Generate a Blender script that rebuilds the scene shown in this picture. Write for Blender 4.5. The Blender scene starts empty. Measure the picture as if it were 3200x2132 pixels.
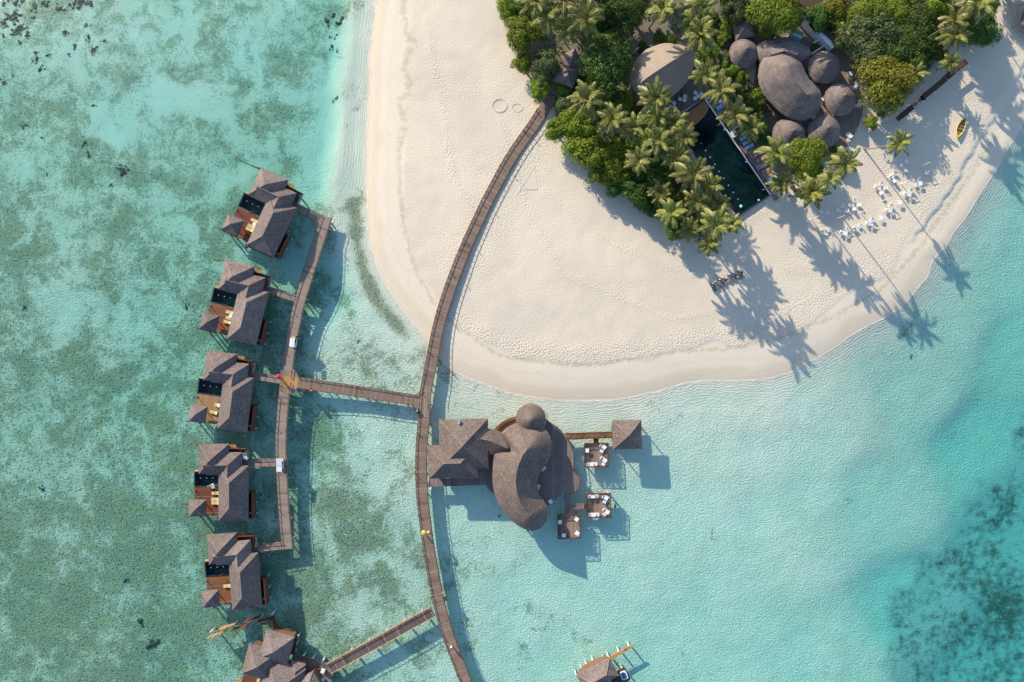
import bpy, math, random
import numpy as np
from mathutils import Vector, Matrix
random.seed(7); RNG = np.random.default_rng(11)
C = bpy.context.scene.collection
PI = math.pi
H = 150.0; K = 14.0          # camera height in metres, photograph pixels per metre at sea level
def W(u, v, z=0.0):
    f = (H - z) / H / K
    return Vector(((u - 1600) * f, (1066 - v) * f, z))

# ------------------------------------------------------------------ materials
MATS = {}
def newmat(name):
    m = bpy.data.materials.new(name); m.use_nodes = True
    nt = m.node_tree; nt.nodes.clear(); MATS[name] = m
    return m, nt
class G:
    def __init__(s, nt, nd='3D'): s.nt = nt; s.nd = nd
    def n(s, t, **kw):
        nd = s.nt.nodes.new(t)
        for k, v in kw.items():
            if k.startswith('i_'):
                key = k[2:]; key = int(key) if key.isdigit() else key.replace('_', ' ')
                sk = nd.inputs[key]
                if isinstance(v, bpy.types.NodeSocket): s.nt.links.new(v, sk)
                else: sk.default_value = v
            else: setattr(nd, k, v)
        return nd
    def math(s, op, a, b=None, c=None, clamp=False):
        nd = s.nt.nodes.new('ShaderNodeMath'); nd.operation = op; nd.use_clamp = clamp
        for i, x in enumerate((a, b, c)):
            if x is None: continue
            if isinstance(x, bpy.types.NodeSocket): s.nt.links.new(x, nd.inputs[i])
            else: nd.inputs[i].default_value = x
        return nd.outputs[0]
    def mix(s, f, a, b, blend='MIX'):
        nd = s.nt.nodes.new('ShaderNodeMix'); nd.data_type = 'RGBA'; nd.blend_type = blend
        for sk, x in ((nd.inputs[0], f), (nd.inputs[6], a), (nd.inputs[7], b)):
            if isinstance(x, bpy.types.NodeSocket): s.nt.links.new(x, sk)
            elif isinstance(x, (int, float)): sk.default_value = x
            else: sk.default_value = (*x, 1)
        return nd.outputs[2]
    def noise(s, vec, scale, detail=2, rough=.5, dist=0.0):
        return s.n('ShaderNodeTexNoise', noise_dimensions=s.nd, i_Vector=vec, i_Scale=scale, i_Detail=detail, i_Roughness=rough, i_Distortion=dist).outputs['Fac']
    def ramp(s, f, lo, hi, a=0.0, b=1.0):
        nd = s.n('ShaderNodeMapRange', interpolation_type='SMOOTHSTEP')
        for i, x in enumerate((f, lo, hi, a, b)):
            if isinstance(x, bpy.types.NodeSocket): s.nt.links.new(x, nd.inputs[i])
            else: nd.inputs[i].default_value = x
        return nd.outputs[0]
    def scale(s, vec, sx, sy, sz):
        return s.n('ShaderNodeMapping', i_Vector=vec, i_Scale=(sx, sy, sz)).outputs[0]
    def bsdf(s, col, rough=.8, bump=None, dist=.05, strength=1.0, **kw):
        b = s.n('ShaderNodeBsdfPrincipled', i_Roughness=rough, **kw)
        b.inputs['Specular IOR Level'].default_value = .25 if rough > .5 else .5
        if isinstance(col, bpy.types.NodeSocket): s.nt.links.new(col, b.inputs['Base Color'])
        else: b.inputs['Base Color'].default_value = (*col, 1)
        if bump is not None:
            bp = s.n('ShaderNodeBump', i_Height=bump, i_Distance=dist, i_Strength=strength)
            s.nt.links.new(bp.outputs[0], b.inputs['Normal'])
        return b
    def out(s, sh, vol=None):
        o = s.n('ShaderNodeOutputMaterial')
        if sh is not None: s.nt.links.new(sh, o.inputs[0])
        if vol is not None: s.nt.links.new(vol, o.inputs[1])

def simple(name, col, rough=.6, var=.12, sc=3.0, metal=0.0):
    m, nt = newmat(name); g = G(nt)
    tc = g.n('ShaderNodeTexCoord').outputs['Object']
    nz = g.noise(tc, sc, 3)
    c = g.mix(g.ramp(nz, .3, .7), [x * (1 - var) for x in col], [min(1, x * (1 + var)) for x in col])
    b = g.bsdf(c, rough, nz, .01); b.inputs['Metallic'].default_value = metal
    g.out(b.outputs[0]); return m

def planks(name, ca, cb, pitch=.2, rough=.75, uv=True, axis='x'):
    """boards lying across the run of the UV's u (or the object's own x)"""
    m, nt = newmat(name); g = G(nt)
    t = g.n('ShaderNodeTexCoord'); vec = t.outputs['UV'] if uv else t.outputs['Object']
    sp = g.n('ShaderNodeSeparateXYZ', i_0=vec)
    u = sp.outputs[0 if axis == 'x' else 1]; w = sp.outputs[1 if axis == 'x' else 0]
    fl = g.math('FLOOR', g.math('DIVIDE', u, pitch))
    fl2 = g.math('FLOOR', g.math('DIVIDE', u, pitch * 4))
    wn = g.n('ShaderNodeTexWhiteNoise', noise_dimensions='1D', i_W=fl).outputs[0]
    wn2 = g.n('ShaderNodeTexWhiteNoise', noise_dimensions='1D', i_W=fl2).outputs[0]
    low = g.noise(vec, .5, 4, .6)
    fac = g.math('ADD', g.math('MULTIPLY', wn, .4), g.math('ADD', g.math('MULTIPLY', wn2, .3), g.math('MULTIPLY', g.ramp(low, .3, .7), .4)), clamp=True)
    c = g.mix(fac, ca, cb)
    wear = g.noise(g.scale(vec, 3, .25, 1) if axis == 'x' else g.scale(vec, .25, 3, 1), 2.0, 3)
    c = g.mix(g.math('MULTIPLY', g.ramp(wear, .62, .8), .35), c, (.36, .31, .27))
    fr = g.math('FRACT', g.math('DIVIDE', u, pitch))
    gap = g.math('LESS_THAN', fr, .1)
    c = g.mix(g.math('MULTIPLY', g.math('GREATER_THAN', wn, .9), .45), c, (.40, .33, .27))
    c = g.mix(g.math('MULTIPLY', g.math('LESS_THAN', wn2, .08), .4), c, (.10, .07, .055))
    c = g.mix(g.math('MULTIPLY', gap, .6), c, (.02, .017, .015))
    b = g.bsdf(c, rough, g.math('SUBTRACT', g.math('MULTIPLY', wn, .3), gap), .015)
    g.out(b.outputs[0]); return m

def shingles(name, ca, cb, row=.28, speck=.5):
    m, nt = newmat(name); g = G(nt)
    t = g.n('ShaderNodeTexCoord'); uv = t.outputs['UV']; ob = g.n('ShaderNodeVectorMath', operation='ADD', i_0=t.outputs['Object'], i_1=g.n('ShaderNodeCombineXYZ', i_0=g.math('MULTIPLY', g.n('ShaderNodeObjectInfo').outputs['Random'], 300.0)).outputs[0]).outputs[0]
    br = g.n('ShaderNodeTexBrick', i_Vector=uv, i_Scale=1.0, i_Mortar_Size=.02, i_Brick_Width=.42, i_Row_Height=row)
    br.inputs['Color1'].default_value = (0, 0, 0, 1); br.inputs['Color2'].default_value = (1, 1, 1, 1); br.inputs['Mortar'].default_value = (0, 0, 0, 1)
    low = g.noise(ob, .35, 4, .6)
    mid = g.noise(ob, 2.8, 3, .75)
    f = g.math('ADD', g.math('MULTIPLY', br.outputs[0], .35), g.math('ADD', g.math('MULTIPLY', g.ramp(low, .3, .7), .25), g.math('MULTIPLY', g.ramp(mid, .3, .7), .4)), clamp=True)
    c = g.mix(f, ca, cb)
    vo = g.n('ShaderNodeTexVoronoi', i_Vector=ob, i_Scale=1.9, i_Randomness=1.0)
    sel = g.math('MULTIPLY', g.math('LESS_THAN', vo.outputs['Distance'], .18), g.math('GREATER_THAN', g.noise(ob, 1.3, 2), .52))
    c = g.mix(g.math('MULTIPLY', sel, speck), c, (.55, .50, .46))
    hv = g.n('ShaderNodeHueSaturation', i_Color=c); g.nt.links.new(g.math('ADD', .86, g.math('MULTIPLY', g.n('ShaderNodeObjectInfo').outputs['Random'], .28)), hv.inputs['Value']); c = hv.outputs[0]
    b = g.bsdf(c, .9, g.math('ADD', g.math('MULTIPLY', br.outputs[1], -.6), mid), .05)
    g.out(b.outputs[0]); return m

def thatch(name, ca, cb):
    m, nt = newmat(name); g = G(nt)
    t = g.n('ShaderNodeTexCoord'); uv = t.outputs['UV']; ob = t.outputs['Object']
    fib = g.noise(g.scale(uv, 7, .9, 1), 1.0, 4, .65)
    rows = g.noise(g.scale(uv, .22, 2.2, 1), 1.0, 3, .6)
    low = g.noise(ob, .3, 4, .6)
    f = g.math('ADD', g.math('MULTIPLY', g.ramp(fib, .3, .7), .55), g.math('ADD', g.math('MULTIPLY', g.ramp(rows, .36, .64), .28), g.math('MULTIPLY', g.ramp(low, .3, .7), .3)), clamp=True)
    c = g.mix(f, ca, cb)
    b = g.bsdf(c, .95, g.math('ADD', fib, rows), .12)
    g.out(b.outputs[0]); return m

def leafmat(name, ca, cb, cc, trans=.35, rough=.55, yel=.04):
    m, nt = newmat(name); g = G(nt)
    geo = g.n('ShaderNodeNewGeometry'); oi = g.n('ShaderNodeObjectInfo')
    tc = g.n('ShaderNodeTexCoord').outputs['Object']
    ri = geo.outputs['Random Per Island']
    low = g.ramp(g.noise(tc, .45, 3), .35, .65)
    c = g.mix(ri, ca, cb)
    c = g.mix(g.math('MULTIPLY', low, .55), c, cc)
    hv = g.n('ShaderNodeHueSaturation', i_Color=c)
    g.nt.links.new(g.math('ADD', .485, g.math('MULTIPLY', oi.outputs['Random'], .03)), hv.inputs['Hue'])
    g.nt.links.new(g.math('ADD', .8, g.math('MULTIPLY', oi.outputs['Random'], .4)), hv.inputs['Value'])
    c2 = hv.outputs[0]
    if yel: c2 = g.mix(g.math('MULTIPLY', g.math('GREATER_THAN', ri, 1 - yel), .7), c2, (.30, .26, .05))
    b = g.bsdf(c2, rough)
    tr = g.n('ShaderNodeBsdfTranslucent', i_Color=c2)
    mx = g.n('ShaderNodeMixShader', i_0=trans); nt.links.new(b.outputs[0], mx.inputs[1]); nt.links.new(tr.outputs[0], mx.inputs[2])
    g.out(mx.outputs[0]); return m

def make_terrain_mat():
    m, nt = newmat('sand_and_seabed'); g = G(nt, '2D')
    tc = g.n('ShaderNodeTexCoord').outputs['Object']
    at = g.n('ShaderNodeAttribute', attribute_name='zone')
    sp = g.n('ShaderNodeSeparateColor', i_0=at.outputs['Color'])
    grass, wet, reef = sp.outputs[0], sp.outputs[1], sp.outputs[2]
    litter = at.outputs['Alpha']
    at2 = g.n('ShaderNodeAttribute', attribute_name='zone_two')
    sp2 = g.n('ShaderNodeSeparateColor', i_0=at2.outputs['Color'])
    soil_shade, under, foot = sp2.outputs[0], sp2.outputs[1], sp2.outputs[2]; dull = at2.outputs['Alpha']
    shore = g.n('ShaderNodeAttribute', attribute_name='shore').outputs['Fac']
    # dry sand
    n1 = g.noise(tc, .06, 5, .55); n2 = g.noise(tc, 1.6, 4, .6)
    sand = g.mix(g.ramp(n1, .35, .65), (.72, .63, .49), (.655, .575, .46))
    sand = g.mix(g.math('MULTIPLY', g.ramp(n2, .3, .7), .35), sand, (.63, .54, .43))
    sand = g.mix(g.math('MULTIPLY', g.ramp(wet, .1, .5), .6), sand, (.735, .655, .515))
    sand = g.mix(g.math('MULTIPLY', g.ramp(wet, .5, 1.0), .75), sand, (.655, .55, .41))
    sn = g.math('MULTIPLY', g.math('SUBTRACT', g.noise(tc, .22, 4, .65), .5), 4.5)
    for off, wd_, cc_ in ((1.1, .16, (.76, .68, .55)), (2.6, .13, (.58, .48, .36)), (4.9, .22, (.60, .51, .39))):
        ln = g.ramp(g.math('ABSOLUTE', g.math('SUBTRACT', g.math('ADD', shore, g.math('MULTIPLY', sn, .25 + off * .12)), off)), wd_, 0.0)
        sand = g.mix(g.math('MULTIPLY', ln, .45), sand, cc_)
    nl = g.noise(tc, .8, 5, .7)
    lit = g.ramp(g.math('ADD', litter, g.math('MULTIPLY', g.math('SUBTRACT', nl, .5), 1.6)), .45, .8)
    sand = g.mix(g.math('MULTIPLY', lit, .45), sand, (.45, .36, .22))
    sand = g.mix(g.math('MULTIPLY', soil_shade, .85), sand, (.075, .058, .04))  # dark soil tone under the trees, with canopy shade painted into the colour
    # seabed
    bed = g.mix(g.ramp(g.noise(tc, .09, 4, .6), .35, .65), (.66, .675, .54), (.735, .715, .59))
    bed = g.mix(dull, bed, (.30, .34, .275))  # darker bed colour; wave shading of the right-hand water painted in
    # seagrass & algae
    hi = g.noise(tc, 1.15, 5, .72, .3); lo = g.noise(tc, .085, 5, .6, .4); fine = g.noise(tc, 2.3, 3, .75)
    s = g.math('ADD', g.math('MULTIPLY', g.math('SUBTRACT', hi, .5), 1.5), g.math('MULTIPLY', g.math('SUBTRACT', lo, .5), 3.6))
    s = g.math('ADD', s, g.math('MULTIPLY', g.math('SUBTRACT', fine, .5), 2.6))
    s = g.math('ADD', s, g.math('MULTIPLY', g.math('SUBTRACT', g.noise(tc, .26, 4, .6, .5), .5), 2.6))
    gm = g.ramp(g.math('ADD', s, grass), .0, .95)
    bed = g.mix(g.ramp(g.math('ADD', grass, g.math('MULTIPLY', g.math('SUBTRACT', lo, .5), 1.2)), -.1, .9, 0.0, .5), bed, (.33, .38, .24))
    gcol = g.mix(g.ramp(g.noise(tc, .3, 3), .4, .6), (.15, .175, .062), (.115, .15, .10))
    gcol = g.mix(g.ramp(fine, .35, .7), gcol, (.32, .34, .22))
    bed = g.mix(g.math('MULTIPLY', gm, .86), bed, gcol)
    sv = g.n('ShaderNodeTexVoronoi', i_Vector=tc, i_Scale=.75, i_Randomness=1.0, voronoi_dimensions='2D').outputs['Distance']
    spot = g.math('MULTIPLY', g.ramp(g.math('ADD', sv, g.math('MULTIPLY', fine, .25)), .30, .22), g.ramp(g.math('ADD', grass, g.math('MULTIPLY', g.math('SUBTRACT', lo, .5), 1.6)), .25, .6))
    bed = g.mix(g.math('MULTIPLY', spot, .7), bed, (.05, .07, .05))
    # coral reef in the deeper corner
    rn = g.noise(tc, .09, 4, .6, .6); rh = g.noise(tc, .55, 3, .6)
    rs = g.math('ADD', g.math('MULTIPLY', g.math('SUBTRACT', rn, .5), 2.4), g.math('MULTIPLY', g.math('SUBTRACT', rh, .5), 2.6))
    rm = g.ramp(g.math('ADD', rs, g.math('SUBTRACT', g.math('MULTIPLY', reef, 1.1), .62)), -.5, 1.0)
    rmask = g.ramp(reef, .1, .5)
    rcol = g.mix(rm, (.40, .44, .38), (.085, .11, .085))
    rcol = g.mix(g.math('MULTIPLY', g.ramp(g.noise(tc, 1.7, 2), .62, .75), .45), rcol, (.45, .5, .42))
    bed = g.mix(rmask, bed, rcol)
    col = g.mix(under, sand, bed)
    sw = g.ramp(g.math('ABSOLUTE', g.math('ADD', shore, g.math('MULTIPLY', g.math('SUBTRACT', g.noise(tc, .5, 3), .5), 1.6))), .16, .02)
    col = g.mix(g.math('MULTIPLY', sw, g.ramp(g.noise(tc, .35, 2), .42, .6, 0.0, .7)), col, (.86, .84, .78))
    # relief: footprints on dry sand, ripples along the shore, wave-worked bed under water
    v1 = g.n('ShaderNodeTexVoronoi', i_Vector=tc, i_Scale=1.9, i_Randomness=1.0, voronoi_dimensions='2D').outputs['Distance']
    h_s = g.math('ADD', g.math('MULTIPLY', g.ramp(v1, .05, .4), g.math('ADD', .02, g.math('MULTIPLY', foot, 1.25))), g.math('MULTIPLY', g.noise(tc, 2.6, 4, .65), .75))
    h_s = g.math('MULTIPLY', h_s, g.math('SUBTRACT', 1.0, g.math('MULTIPLY', g.ramp(wet, .1, .5), .9)))
    wob = g.math('MULTIPLY', g.noise(tc, .3, 2), 1.6)
    rip = g.math('SINE', g.math('MULTIPLY', g.math('ADD', shore, wob), 10.5))
    ripm = g.math('MULTIPLY', g.ramp(shore, -11.0, -2.0), under)
    wv = g.n('ShaderNodeTexVoronoi', i_Vector=g.n('ShaderNodeVectorMath', operation='ADD', i_0=g.n('ShaderNodeMapping', i_Vector=tc, i_Rotation=(0, 0, .55), i_Scale=(1.0, 1.7, 1)).outputs[0],
             i_1=g.n('ShaderNodeTexNoise', i_Vector=tc, i_Scale=.9, i_Detail=2, noise_dimensions='2D').outputs['Color']).outputs[0], i_Scale=2.3, voronoi_dimensions='2D')
    h_b = g.math('ADD', g.math('MULTIPLY', wv.outputs['Distance'], .8), g.math('MULTIPLY', g.noise(tc, 2.5, 3, .65), 1.9))
    h_b = g.math('MULTIPLY', h_b, g.math('SUBTRACT', 1.0, g.math('MULTIPLY', ripm, .75)))
    h_b = g.math('MULTIPLY', h_b, g.math('SUBTRACT', 1.0, g.math('MULTIPLY', rmask, .4)))
    h_b = g.math('ADD', h_b, g.math('MULTIPLY', g.math('MULTIPLY', rip, ripm), .17))
    hh = g.math('ADD', g.math('MULTIPLY', h_s, g.math('SUBTRACT', 1.0, under)), g.math('MULTIPLY', g.math('MULTIPLY', h_b, under), 1.35))
    b = g.bsdf(col, .95, hh, .07)
    g.out(b.outputs[0]); return m

def make_water_mat():
    m, nt = newmat('lagoon_water'); g = G(nt, '2D')
    tc = g.n('ShaderNodeTexCoord').outputs['Object']
    h = g.math('ADD', g.noise(g.n('ShaderNodeMapping', i_Vector=tc, i_Rotation=(0, 0, .6), i_Scale=(.8, 1.6, 1)).outputs[0], 1.2, 4, .6), g.math('MULTIPLY', g.noise(tc, .25, 2), .8))
    bp = g.n('ShaderNodeBump', i_Height=h, i_Distance=.22)
    gl = g.n('ShaderNodeBsdfGlossy', i_Roughness=.06, i_Color=(1, 1, 1, 1)); nt.links.new(bp.outputs[0], gl.inputs['Normal'])
    tr = g.n('ShaderNodeBsdfTransparent', i_Color=(.985, .995, 1, 1))
    geo = g.n('ShaderNodeNewGeometry')
    dt = g.math('ABSOLUTE', g.n('ShaderNodeVectorMath', operation='DOT_PRODUCT', i_0=geo.outputs['Incoming'], i_1=bp.outputs[0]).outputs['Value'])
    fr = g.math('ADD', .02, g.math('MULTIPLY', .9, g.math('POWER', g.math('SUBTRACT', 1.0, dt, clamp=True), 5.0)))
    mx = g.n('ShaderNodeMixShader', i_0=fr); nt.links.new(tr.outputs[0], mx.inputs[1]); nt.links.new(gl.outputs[0], mx.inputs[2])
    va = g.n('ShaderNodeVolumeAbsorption', i_Color=(.08, .93, .95, 1), i_Density=.155)
    g.out(mx.outputs[0], va.outputs[0]); return m

M_TERR = make_terrain_mat(); M_WATER = make_water_mat()
M_SHIN = shingles('weathered_shingles', (.10, .078, .075), (.29, .228, .208))
M_SHIN2 = shingles('restaurant_shingles', (.088, .065, .058), (.255, .195, .166))
M_THATCH = thatch('grey_thatch', (.08, .064, .062), (.30, .242, .218))
M_PALE = thatch('pale_smooth_roof', (.27, .21, .17), (.37, .295, .24))
M_CAP = simple('ridge_capping', (.27, .21, .175), .85)
M_JET = planks('jetty_boards', (.19, .125, .09), (.29, .205, .16), .16)
M_JET2 = planks('pale_jetty_boards', (.27, .20, .165), (.36, .28, .23), .16)
M_JET3 = planks('dark_jetty_boards', (.09, .07, .07), (.17, .125, .12), .22)
M_DKRED = planks('red_deck_boards', (.15, .045, .022), (.22, .07, .033), .18, uv=False, axis='y')
M_DKOR = planks('orange_deck_boards', (.21, .085, .04), (.29, .115, .05), .18, uv=False, axis='y')
M_DKBR = planks('brown_deck_boards', (.30, .165, .075), (.42, .25, .125), .18, uv=False)
M_DKGR = planks('grey_deck_boards', (.17, .125, .11), (.27, .205, .18), .22, uv=False)
M_DKLT = planks('light_deck_boards', (.23, .16, .12), (.33, .25, .19), .22, uv=False)
M_NEW = planks('new_orange_boards', (.42, .20, .06), (.56, .31, .11), .2, uv=False)
M_NEWY = simple('new_yellow_timber', (.62, .36, .13), .6)
M_TIMB = simple('dark_timber', (.085, .05, .038), .7)
M_RTIMB = simple('red_brown_timber', (.13, .05, .032), .65)
M_GTIMB = simple('silvered_timber', (.30, .235, .20), .8)
M_WALL = simple('timber_wall', (.16, .095, .06), .8)
M_WHITE = simple('white_paint', (.80, .80, .80), .5, .04)
M_OFFWHITE = simple('off_white_canvas', (.72, .70, .66), .8, .05)  # plain off-white for lids, cloth, rope and coping
M_PILE = simple('white_concrete', (.55, .54, .52), .7, .1)
M_CONC = simple('pale_concrete', (.42, .38, .35), .85)
M_POOLT = simple('dark_pool_tiles', (.012, .02, .03), .4, .3, 1.2)
M_CUSH = simple('yellow_cushion', (.62, .50, .24), .9, .05)
M_GCUSH = simple('grey_cushion', (.17, .16, .17), .9, .1)
M_BCUSH = simple('blue_cushion', (.25, .45, .75), .8, .06)
M_DARK = simple('black_rubber', (.012, .012, .014), .6)
M_METAL = simple('dull_metal', (.45, .46, .48), .35, .05, metal=.8)
M_YEL = simple('yellow_paint', (.55, .47, .05), .45, .08)
M_RED = simple('red_paint', (.55, .05, .03), .5, .08)
M_PINK = simple('crimson_cloth', (.55, .03, .09), .7, .08)
M_BLUE = simple('pale_blue_cloth', (.30, .45, .62), .7, .06)
M_GREEN = simple('green_sheet_roof', (.16, .30, .28), .5, .1)
M_ORSAND = simple('orange_render', (.33, .17, .07), .8, .12, .6)
M_SKIN = simple('skin', (.22, .12, .08), .6, .03)
M_HAIR = simple('dark_hair', (.015, .012, .01), .6, .1)
M_LAMP = simple('white_pool_lamp', (.42, .44, .46), .4, .02)
M_BARK = simple('grey_bark', (.20, .165, .13), .9, .25, 2.0)
M_PBARK = simple('palm_bark', (.26, .20, .16), .9, .25, 3.0)
M_CORAL = simple('dark_coral', (.06, .075, .05), .95, .4, 1.5)
M_LEAF = leafmat('bright_leaves', (.12, .19, .018), (.31, .385, .04), (.20, .265, .028))
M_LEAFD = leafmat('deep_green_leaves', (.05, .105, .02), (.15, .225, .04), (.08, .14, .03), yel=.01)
M_LEAFY = leafmat('yellow_leaves', (.15, .17, .016), (.33, .34, .045), (.22, .235, .026), yel=.1)
M_LEAFG = leafmat('grey_green_leaves', (.085, .13, .04), (.20, .25, .10), (.13, .18, .065))
M_PALM = leafmat('palm_leaflets', (.10, .125, .022), (.385, .37, .08), (.20, .215, .04), .25, .4, .0)
M_DRYF = simple('dry_fronds', (.30, .22, .12), .9, .3)
M_RACH = simple('frond_rib', (.42, .36, .10), .5)
def tubmat():
    m, nt = newmat('pool_water'); g = G(nt)
    tc = g.n('ShaderNodeTexCoord').outputs['Object']
    bp = g.n('ShaderNodeBump', i_Height=g.noise(tc, 2.0, 3), i_Distance=.05)
    b = g.n('ShaderNodeBsdfGlossy', i_Roughness=.05); nt.links.new(bp.outputs[0], b.inputs['Normal'])
    tr = g.n('ShaderNodeBsdfTransparent', i_Color=(.5, .66, .68, 1))
    geo = g.n('ShaderNodeNewGeometry')
    dt = g.math('ABSOLUTE', g.n('ShaderNodeVectorMath', operation='DOT_PRODUCT', i_0=geo.outputs['Incoming'], i_1=bp.outputs[0]).outputs['Value'])
    fr = g.math('ADD', .02, g.math('MULTIPLY', .9, g.math('POWER', g.math('SUBTRACT', 1.0, dt, clamp=True), 5.0)))
    mx = g.n('ShaderNodeMixShader', i_0=fr); nt.links.new(tr.outputs[0], mx.inputs[1]); nt.links.new(b.outputs[0], mx.inputs[2])
    g.out(mx.outputs[0]); return m
M_POOLW = tubmat()
M_POOLB = simple('green_pool_floor', (.04, .07, .06), .5, .35, .8)
M_TUB = simple('blue_tub', (.06, .16, .42), .2, .1)

# ------------------------------------------------------------------ mesh builder
def root_of(o):
    while o.parent: o = o.parent
    return o
class MB:
    def __init__(s): s.v = []; s.f = []; s.uv = []
    def poly(s, pts, uv=None):
        i = len(s.v); s.v += [tuple(p) for p in pts]; s.f.append(list(range(i, i + len(pts))))
        s.uv.append(uv if uv else [(p[0], p[1]) for p in pts]); return s
    def prism(s, pts, z0, z1, uv=None):
        n = len(pts); a = sum(pts[i][0] * pts[(i + 1) % n][1] - pts[(i + 1) % n][0] * pts[i][1] for i in range(n))
        if a < 0:
            pts = pts[::-1]; uv = uv[::-1] if uv else None
        i = len(s.v)
        s.v += [(p[0], p[1], z0) for p in pts] + [(p[0], p[1], z1) for p in pts]
        u2 = uv or [(p[0], p[1]) for p in pts]
        s.f.append([i + n + k for k in range(n)]); s.uv.append(list(u2))
        s.f.append([i + k for k in range(n)][::-1]); s.uv.append(list(u2)[::-1])
        for k in range(n):
            j = (k + 1) % n; s.f.append([i + k, i + j, i + n + j, i + n + k]); s.uv.append([(0, 0), (1, 0), (1, z1 - z0), (0, z1 - z0)])
        return s
    def box(s, c, size, rot=0.0, tilt=None):
        x, y, z = (q / 2 for q in size); R = Matrix.Rotation(rot, 3, 'Z')
        if tilt: R = R @ Matrix.Rotation(tilt, 3, 'X')
        P = [Vector(c) + R @ Vector((a * x, b * y, d * z)) for d in (-1, 1) for a, b in ((-1, -1), (1, -1), (1, 1), (-1, 1))]
        i = len(s.v); s.v += [tuple(p) for p in P]
        for q in ((0, 3, 2, 1), (4, 5, 6, 7), (0, 1, 5, 4), (1, 2, 6, 5), (2, 3, 7, 6), (3, 0, 4, 7)):
            s.f.append([i + k for k in q]); s.uv.append([(P[k][0], P[k][1]) for k in q])
        return s
    def bar(s, a, b, w, h=None):
        a = Vector(a); b = Vector(b); h = h or w; d = b - a; L = d.length
        if L < 1e-6: return s
        R = d.to_track_quat('X', 'Z').to_matrix(); c = (a + b) / 2
        P = [c + R @ Vector((x * L / 2, y * w / 2, z * h / 2)) for z in (-1, 1) for x, y in ((-1, -1), (1, -1), (1, 1), (-1, 1))]
        i = len(s.v); s.v += [tuple(p) for p in P]
        for q in ((0, 3, 2, 1), (4, 5, 6, 7), (0, 1, 5, 4), (1, 2, 6, 5), (2, 3, 7, 6), (3, 0, 4, 7)):
            s.f.append([i + k for k in q]); s.uv.append([(P[k][0], P[k][1]) for k in q])
        return s
    def tube(s, pts, rad, n=8, cap=True):
        pts = [Vector(p) for p in pts]; m = len(pts)
        if not isinstance(rad, (list, tuple)): rad = [rad] * m
        i0 = len(s.v)
        for k, p in enumerate(pts):
            d = (pts[min(k + 1, m - 1)] - pts[max(k - 1, 0)]).normalized()
            a = d.cross(Vector((0, 0, 1)) if abs(d.z) < .9 else Vector((1, 0, 0))).normalized(); b = d.cross(a)
            for q in range(n):
                t = 2 * PI * q / n; s.v.append(tuple(p + (a * math.cos(t) + b * math.sin(t)) * rad[k]))
        for k in range(m - 1):
            for q in range(n):
                r = (q + 1) % n
                s.f.append([i0 + k * n + q, i0 + k * n + r, i0 + (k + 1) * n + r, i0 + (k + 1) * n + q][::-1]); s.uv.append([(0, 0)] * 4)
        if cap:
            s.f.append([i0 + q for q in range(n)]); s.uv.append([(0, 0)] * n)
            s.f.append([i0 + (m - 1) * n + q for q in range(n)][::-1]); s.uv.append([(0, 0)] * n)
        return s
    def lathe(s, c, prof, n=16):
        c = Vector(c); i0 = len(s.v)
        for r, z in prof:
            for q in range(n):
                t = 2 * PI * q / n; s.v.append((c.x + r * math.cos(t), c.y + r * math.sin(t), c.z + z))
        for k in range(len(prof) - 1):
            for q in range(n):
                r = (q + 1) % n
                s.f.append([i0 + k * n + q, i0 + k * n + r, i0 + (k + 1) * n + r, i0 + (k + 1) * n + q]); s.uv.append([(q, k), (q + 1, k), (q + 1, k + 1), (q, k + 1)])
        s.f.append([i0 + q for q in range(n)][::-1]); s.uv.append([(0, 0)] * n)
        s.f.append([i0 + (len(prof) - 1) * n + q for q in range(n)]); s.uv.append([(0, 0)] * n)
        return s
    def build(s, name, mat, parent=None, smooth=False):
        me = bpy.data.meshes.new(name)
        V = s.v
        if parent is not None:
            inv = root_of(parent)['_m'] if '_m' in root_of(parent).keys() else None
            r = root_of(parent); Mi = (Matrix.Translation(r.location) @ r.rotation_euler.to_matrix().to_4x4()).inverted()
            V = [tuple(Mi @ Vector(p)) for p in V]
        me.from_pydata(V, [], s.f); uvl = me.uv_layers.new(name='UVMap')
        flat = [c for fu in s.uv for p in fu for c in p]
        uvl.data.foreach_set('uv', flat)
        me.materials.append(mat); me.update()
        if smooth: me.polygons.foreach_set('use_smooth', [True] * len(me.polygons))
        o = bpy.data.objects.new(name, me); C.objects.link(o)
        if parent is not None: o.parent = parent
        return o
def thing(name, label, cat, loc=(0, 0, 0), rz=0.0, group=None):
    o = bpy.data.objects.new(name, None); C.objects.link(o); o.empty_display_size = .3
    o.location = loc; o.rotation_euler = (0, 0, rz); o['label'] = label; o['category'] = cat
    if group: o['group'] = group
    return o
def tag(o, label, cat, group=None):
    o['label'] = label; o['category'] = cat
    if group: o['group'] = group
    return o
def copy_tree(o, parent=None):
    c = o.copy(); C.objects.link(c)
    if parent is not None: c.parent = parent
    for ch in list(KIDS.get(o.name, o.children)): copy_tree(ch, c)
    return c
KIDS = {}
def dup(o, loc, rz=0.0, label=None, group=None, sc=None):
    c = copy_tree(o); c.location = loc; c.rotation_euler = (0, 0, rz)
    if label: c['label'] = label
    if group: c['group'] = group
    if sc: c.scale = sc
    return c
def ident(o): return o
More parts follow.
